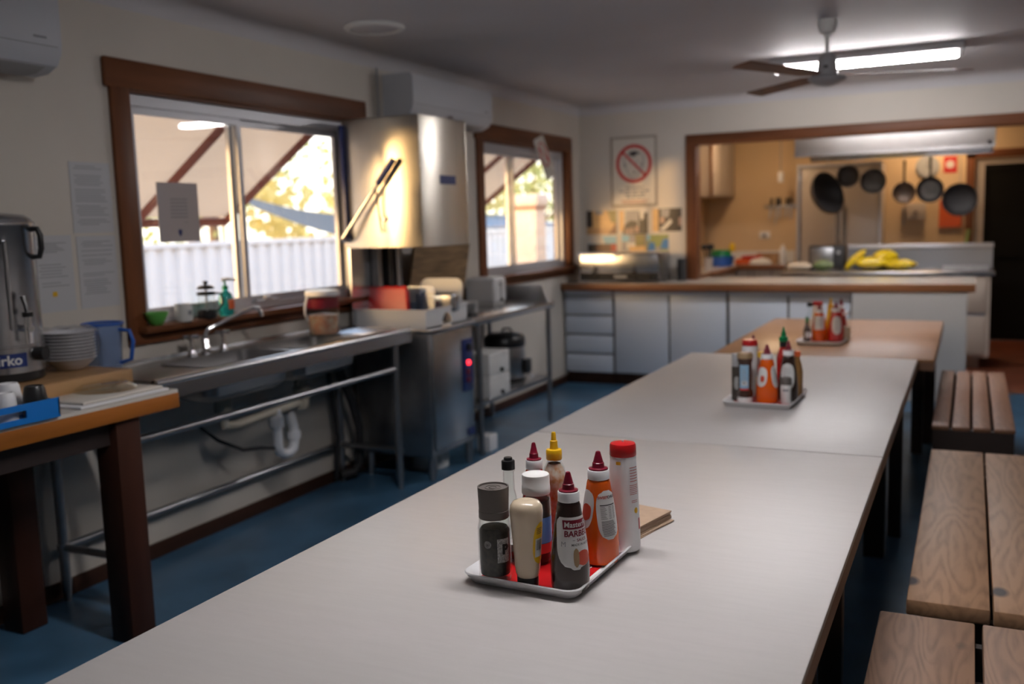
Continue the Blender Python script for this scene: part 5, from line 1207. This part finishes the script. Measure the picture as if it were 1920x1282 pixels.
# wall things
KY = YK - .001
r = thing('wall_clock', 'grey round wall clock behind the hanging pans', 'clock', (-.495, KY, 2.10)); mb('grey_plastic').lathe([(.135, 0), (.135, -.025), (.12, -.03), (0, -.03)][::-1], (0, 0, 0), 40, 'Y').build('rim', r); mb('label_grey').lathe([(0, .0302), (.118, .0300)], (0, 0, 0), 36, 'Y', cap=False).build('clock_face', r)
b = mb('ink'); b.box(-.003, .003, -.034, -.032, 0, .09); b.box(0, .06, -.034, -.032, -.003, .003); b.build('clock_hands', r, smooth=False)
r = thing('wall_poster', 'small red poster with a pale round picture on the kitchen wall', 'poster', (-.315, KY, 2.02)); mb('red_dull').box(0, .145, -.004, 0, 0, .195).build('sheet', r, smooth=False); mb('p_pale').lathe([(0, .0045), (.046, .0045)], (.07, 0, .10), 24, 'Y', cap=False).build('round_picture', r)
b = mb('orange').prism([(-.12, -.19), (.13, -.185), (.125, .14), (.05, .19), (-.07, .17), (-.115, .12)], (-.035, -.005), 'Y'); tag(b.build('hanging_bag', None, (-.235, KY, 1.56)), 'orange cloth bag hanging on the kitchen wall behind the large black pan', 'bag')
r = thing('switch_box', 'pale metal control box on the kitchen wall under the frying pans', 'switch box', (-.72, KY, 1.47)); mb('cupboard_cream').box(0, .22, -.09, 0, 0, .20, .006).build('box_body', r); mb('ink').lathe([(.016, -.11), (.018, -.09)], (.11, 0, .09), 16, 'Y').build('knob', r) if False else mb('ink').cyl((.11, -.09, .09), (.11, -.11, .09), .018, seg=16).build('knob', r); mb('steel_dark').cyl((-.03, -.03, .16), (-.03, -.03, -.06), .012, seg=10).build('conduit', r)
r = thing('knife_rack', 'magnetic bar on the kitchen wall holding the knives', 'knife rack', (-2.43, KY, 1.675)); mb('steel_dark').box(0, .40, -.03, 0, 0, .03, .003).build('bar', r)
for k, (x, ln, tl, lb) in enumerate(((-2.345, .20, .10, 'knife leaning furthest left on the magnetic bar'), (-2.275, .26, .06, 'long knife second from the left on the magnetic bar'), (-2.235, .19, 0, 'knife in the middle of the magnetic bar'), (-2.15, .17, .05, 'knife right of the middle on the magnetic bar'), (-2.10, .20, -.03, 'knife furthest right on the magnetic bar'))):
    r = thing('kitchen_knife', lb, 'knife', (x, KY - .036, 1.70), 'knives on the magnetic bar')
    Mt = rotM('Y', tl); b = mb('aluminium').prism([(-.012, .0), (.016, .0), (.012, -ln * .7), (-.010, -ln)], (-.002, .002), 'Y'); bmesh.ops.transform(b.bm, matrix=Mt, verts=b.bm.verts); b.build('blade', r)
    b = mb('black').box(-.013, .013, -.009, .009, 0, .10, .004); bmesh.ops.transform(b.bm, matrix=Mt, verts=b.bm.verts); b.build('handle', r)
r = thing('pull_switch', 'white cord switch hanging from the kitchen ceiling above the knives', 'switch', (-2.16, 12.3, 1.98)); mb('ink_grey').cyl((0, 0, .12), (0, 0, ZC - 1.98), .006, seg=8).build('cord', r); mb('white_plastic').box(-.033, .033, -.02, .02, 0, .13, .008).build('switch_body', r)
r = thing('power_socket', 'wall socket with a dark plug under the knife rack', 'socket', (-2.50, KY, 1.28)); mb('white_matte').box(0, .14, -.012, 0, 0, .09, .003).build('plate', r); mb('ink').box(.05, .09, -.05, -.012, .02, .055, .006).build('plug', r)
# on the kitchen worktops
KZ = .9705
r = thing('oven_tray', 'orange red tray with brown board stacked on the kitchen worktop under the knives', 'tray', (-2.47, 12.34, KZ)); 
b = mb('orange').box(-.24, .13, -.13, .13, .0, .06, .01); b.build('orange_tray', r); mb('red').box(-.16, .08, -.132, .10, .06, .105, .01).build('red_tray', r); mb('board_wood').box(.0, .26, .02, .16, .0, .13, .006).build('brown_board', r)
b = mb('white_matte'); rr = random.Random(9); t = bmesh.new(); bmesh.ops.create_icosphere(t, subdivisions=3, radius=.1)
for v in t.verts: v.co.x *= 1.35; v.co.y *= .5; v.co.z *= .62; v.co *= 1 + rr.uniform(-.08, .08); v.co.z = max(v.co.z, -.02)
bmesh.ops.translate(t, vec=(0, 0, .02), verts=t.verts); tag(b.add(t).build('tea_towel', None, (-2.38, 12.145, KZ), angle=80), 'crumpled white cloth in front of the orange tray', 'cloth')
tag(mb('white_plastic').lathe([(.038, 0), (.04, .005), (.04, .17), (.03, .20), (.018, .21), (.018, .24), (0, .242)], seg=28).build('plastic_bottle', None, (-2.115, 12.22, KZ)), 'white plastic bottle at the end of the kitchen worktop beside the fridge', 'bottle')
r = thing('plastic_basin', 'blue plastic basin with green lid on the kitchen worktop left of the orange tray', 'basin', (-2.78, 11.75, KZ)); mb('blue').lathe([(.11, 0), (.14, .01), (.16, .12), (.165, .125), (0, .11)], seg=36).build('basin_body', r); mb('green_cap').lathe([(.12, .112), (.13, .12), (.12, .19), (.10, .2), (0, .2)], seg=32).build('green_lid', r)
r = thing('squeeze_bottle', 'white bottle with a yellow top behind the blue basin', 'bottle', (-2.74, 12.18, KZ)); mb('white_plastic').lathe([(.035, 0), (.038, .004), (.038, .13), (.022, .16), (.02, .17)], seg=24).build('bottle_body', r); mb('yellow').lathe([(.035, .165), (.037, .17), (.035, .24), (.02, .27), (0, .275)], seg=24).build('cap', r)
r = thing('utensil_pot', 'pot of dark cooking utensils beside the serving opening frame', 'utensil pot', (-2.70, 10.75, KZ)); mb('cupboard_cream').lathe([(.05, 0), (.055, .005), (.058, .15), (.053, .15), (.05, .01), (0, .01)], seg=28).build('pot', r)
for k in range(5):
    a = k * 1.3; b = mb('black').tube([(.01 * math.cos(a), .01 * math.sin(a), .012), (.03 * math.cos(a), .03 * math.sin(a), .17), (.045 * math.cos(a), .045 * math.sin(a), .25)], .006, 8); t = bmesh.new(); bmesh.ops.create_icosphere(t, subdivisions=2, radius=.028)
    for v in t.verts: v.co.z *= 1.3; v.co.y *= .35
    bmesh.ops.translate(t, vec=(.05 * math.cos(a), .05 * math.sin(a), .27), verts=t.verts); b.add(t).build('utensil', r)
r = thing('sauce_bottle', 'pink red bottle on the kitchen worktop against the opening frame', 'bottle', (-2.73, 10.25, KZ)); mb('p_red').lathe([(.03, 0), (.033, .004), (.033, .12), (.02, .15), (.018, .165)], seg=24).build('bottle_body', r); mb('label_white').lathe([(.0335, .03), (.0335, .09)], seg=24, cap=False).build('label_band', r); mb('ink_pale').lathe([(.021, .165), (.021, .19), (0, .192)], seg=20).build('cap', r)
# on the island
r = thing('countertop_oven', 'small black oven on the kitchen island behind the bread', 'oven', (-1.62, 10.98, KZ)); mb('black_soft').box(0, .37, 0, .30, .015, .255, .01).build('oven_body', r); mb('steel_dark').box(.02, .26, -.008, 0, .04, .235, .003).build('oven_door', r); mb('grey_plastic').cyl((.315, -.012, .18), (.315, 0, .18), .02, seg=16).build('dial', r)
for x in (.03, .34): mb('black').box(x - .015, x + .015, .02, .28, 0, .015).build('foot', r, smooth=False)
def packet(loc, size, m, rz, label, seed, tilt=0):
    rr = random.Random(seed); t = bmesh.new(); n = 14
    bmesh.ops.create_grid(t, x_segments=n, y_segments=n, size=.5); top = t.verts[:]; 
    bot = bmesh.ops.duplicate(t, geom=t.verts[:] + t.edges[:] + t.faces[:])['geom']
    botv = [g_ for g_ in bot if isinstance(g_, bmesh.types.BMVert)]
    for vs, sg in ((top, 1), (botv, -1)):
        for v in vs:
            u, w_ = v.co.x * 2, v.co.y * 2; pf = max(0, (1 - abs(u) ** 2.2)) ** .6 * max(0, (1 - abs(w_) ** 4)) ** .5
            v.co.z = sg * size[2] * .5 * pf + sg * pf * rr.uniform(-.006, .006); v.co.x = u * size[0] / 2 * (1 - .06 * abs(w_)); v.co.y = w_ * size[1] / 2
    bmesh.ops.remove_doubles(t, verts=t.verts, dist=.0005)
    bmesh.ops.transform(t, matrix=rotM('Y', tilt), verts=t.verts)
    mn = min(v.co.z for v in t.verts); bmesh.ops.translate(t, vec=(0, 0, -mn), verts=t.verts)
    o = mb(m).add(t).build('food_packet', None, loc, angle=80); o.rotation_euler[2] = rz; return tag(o, label, 'packet', 'packets on the kitchen island')
packet((-.95, 10.82, KZ), (.32, .22, .13), 'yellow_foil', .1, 'shiny yellow packet lying in the middle of the packets on the island', 1)
packet((-.66, 10.80, KZ), (.32, .20, .10), 'yellow_foil', -.2, 'shiny yellow packet at the right end of the packets on the island', 2)
packet((-1.13, 10.99, KZ), (.30, .16, .08), 'yellow_foil', .2, 'yellow packet propped up steeply at the left of the yellow packets', 3, -.75)
packet((-.84, 11.07, KZ), (.26, .2, .19), 'yellow_foil', .5, 'bulging yellow packet behind the others on the island', 4, -.25)
packet((-1.675, 10.72, KZ), (.28, .15, .08), 'mayo', .05, 'pale yellow bread loaf packet at the left end of the island', 5)
packet((-1.43, 10.74, KZ), (.22, .15, .10), 'packet_green', .1, 'green and yellow packet between the bread and the yellow packets', 6)
tag(mb('steel_dark').box(-.22, .2, -.2, .2, 0, .02, .004).box(-.22, .2, -.2, -.19, .02, .035).box(-.22, .2, .19, .2, .02, .035).build('baking_tray', None, (-.03, 10.72, KZ), smooth=False), 'dark flat baking tray at the right end of the island', 'tray')
r = thing('leek', 'green stalk standing against the island upstand', 'vegetable', (-.07, 11.28, KZ)); mb('stalk_green').tube([(0, 0, 0), (.02, .0, .2), (.05, .01, .40)], [.012, .014, .02], 8).build('stalk', r)
# doorway
b = mb('trim_wood_z'); b.box(-.07, .025, YK - .02, YK + .13, 0, 2.27, .004); b.box(.975, 1.07, YK - .02, YK + .13, 0, 2.27, .004); b.use('trim_wood_x').box(-.07, 1.07, YK - .02, YK + .13, 2.175, 2.275, .004)
st('trim_4', b, 'brown timber frame of the kitchen doorway', 'trim')
r = thing('door_1', 'dark mesh security door standing in the kitchen doorway', 'door', (.03, YK + .02, 0), kind='structure')
b = mb('cupboard_cream'); b.box(0, .10, 0, .05, .01, 2.16); b.box(.10, .93, 0, .05, 2.10, 2.16); b.build('door_frame', r, smooth=False)
b = mb('screen_black'); b.box(.10, .14, .01, .045, .01, 2.10); b.box(.89, .93, .01, .045, .01, 2.10); b.box(.14, .89, .01, .045, .01, .10); b.box(.14, .89, .01, .045, 2.02, 2.10); b.box(.14, .89, .01, .045, 1.0, 1.06); b.build('door_rails', r, smooth=False)
mb('screen_black').box(.14, .89, .022, .030, .10, 2.02).build('mesh_panel', r, smooth=False)
mb('chrome').tube([(.12, -.0, 1.06), (.12, -.04, 1.06), (.19, -.045, 1.06)], .010, 10).build('handle', r)

# ================================================================== FAN AND LAMPS
r = thing('ceiling_fan', 'three bladed ceiling fan with a grey motor over the dining tables', 'ceiling fan', (-.785, 5.96, ZC))
mb('white_matte').lathe([(.0, 0), (.055, 0), (.06, -.03), (.045, -.075), (.018, -.09), (.016, -.10)][::-1], seg=28).build('ceiling_cup', r)
mb('white_matte').cyl((0, 0, -.08), (0, 0, -.20), .013, seg=12).build('down_rod', r)
mb('grey_plastic').lathe([(0, -.385), (.03, -.38), (.07, -.365), (.105, -.345), (.11, -.335), (.10, -.325), (.06, -.318), (.055, -.25), (.045, -.21), (.02, -.19), (0, -.19)], seg=36).build('motor', r)
mb('ink').box(-.012, .012, -.057, -.053, -.285, -.265).build('motor_plate', r, smooth=False)
for k, a in enumerate((20, 133, 245)):
    ar = D_(a); t = bmesh.new(); b = mb('pan_grey' if False else 'trim_wood')
    b.prism([(.10, -.022), (.20, -.055), (.80, -.065), (.815, -.03), (.80, .055), (.20, .05), (.10, .022)], (-.003, .003), 'Z')
    bmesh.ops.transform(b.bm, matrix=Matrix.Translation((0, 0, -.318)) @ rotM('Z', ar) @ rotM('X', D_(9)), verts=b.bm.verts); b.build('blade', r)
def tube_light(loc, label, m='tube_light'):
    r = thing('tube_light', label, 'light', loc, 'fluorescent tube lights')
    mb('white_plastic').box(-.64, .64, -.105, .105, -.05, -.0005, .008).build('batten', r)  # flange widened to shade the ceiling from the diffuser
    mb(m).box(-.605, .605, -.042, .042, -.088, -.049, .016, 4).build('diffuser', r)
    for x in (-.62, .62): mb('white_plastic').box(x - .015, x + .015, -.046, .046, -.092, -.045, .006).build('end_cap', r)
tube_light((-.715, 7.32, ZC), 'lit fluorescent tube light on the ceiling beyond the fan')
tube_light((-.80, 2.2, ZC), 'added unseen tube light on the ceiling above the nearest table')  # added out of view to brighten the tables and bottles
tube_light((-.70, 9.72, ZC), 'added unseen tube light on the kitchen ceiling above the serving opening', 'kitchen_fill_tube')  # unseen lamp added to light the range hood front
r = thing('kitchen_fill_light', 'added unseen warm lamp on the kitchen ceiling', 'light', (-2.35, 11.3, ZC))  # unseen lamp added to warm and brighten the kitchen walls
mb('white_plastic').lathe([(.0, -.02), (.15, -.02), (.155, -.0005)], seg=32).build('base', r); mb('kitchen_fill_glow').lathe([(0, -.085), (.08, -.075), (.13, -.045), (.14, -.02), (0, -.02)], seg=32).build('shade', r)

dup(r, (-.40, 12.2, ZC), label='added unseen warm lamp on the kitchen ceiling above the hanging pans')  # another unseen lamp, added to brighten the wall behind the pans
r['label'] = 'added unseen warm lamp on the kitchen ceiling near the wall cupboard'
for o_ in (r, bpy.data.objects['kitchen_fill_light.001']): o_['group'] = 'added unseen kitchen lamps'
# ================================================================== CAMERA
yaw, pitch, roll, F = -.45118, .124816, -.0298515, 1778.94
fw = Vector((math.sin(yaw), math.cos(yaw), 0)); rt = Vector((math.cos(yaw), -math.sin(yaw), 0)); up = Vector((0, 0, 1))
f2 = fw * math.cos(pitch) - up * math.sin(pitch); u2 = up * math.cos(pitch) + fw * math.sin(pitch)
r3 = rt * math.cos(roll) + u2 * math.sin(roll); u3 = u2 * math.cos(roll) - rt * math.sin(roll)
cd = bpy.data.cameras.new('camera'); cam = bpy.data.objects.new('camera', cd); COL.objects.link(cam); S.camera = cam
cd.sensor_width = 36; cd.lens = F * 36 / 1920; cd.clip_start = .05; cd.clip_end = 300
M = Matrix((r3, u3, -f2)).transposed().to_4x4(); M.translation = (0, 0, 1.58); cam.matrix_world = M
cd.dof.use_dof = True; cd.dof.focus_distance = 2.22; cd.dof.aperture_fstop = 2.2
vs = S.view_settings; S.display_settings.display_device = 'sRGB'
vs.view_transform = 'Standard'; vs.look = 'None'; vs.gamma = 1.0; vs.use_curve_mapping = False; vs.exposure = 1.2
S.cycles.max_bounces = 10; S.cycles.transparent_max_bounces = 24; S.cycles.transmission_bounces = 8
S.cycles.caustics_reflective = False; S.cycles.caustics_refractive = False; S.cycles.sample_clamp_indirect = 6
try: S.cycles.use_denoising = True
except Exception: pass
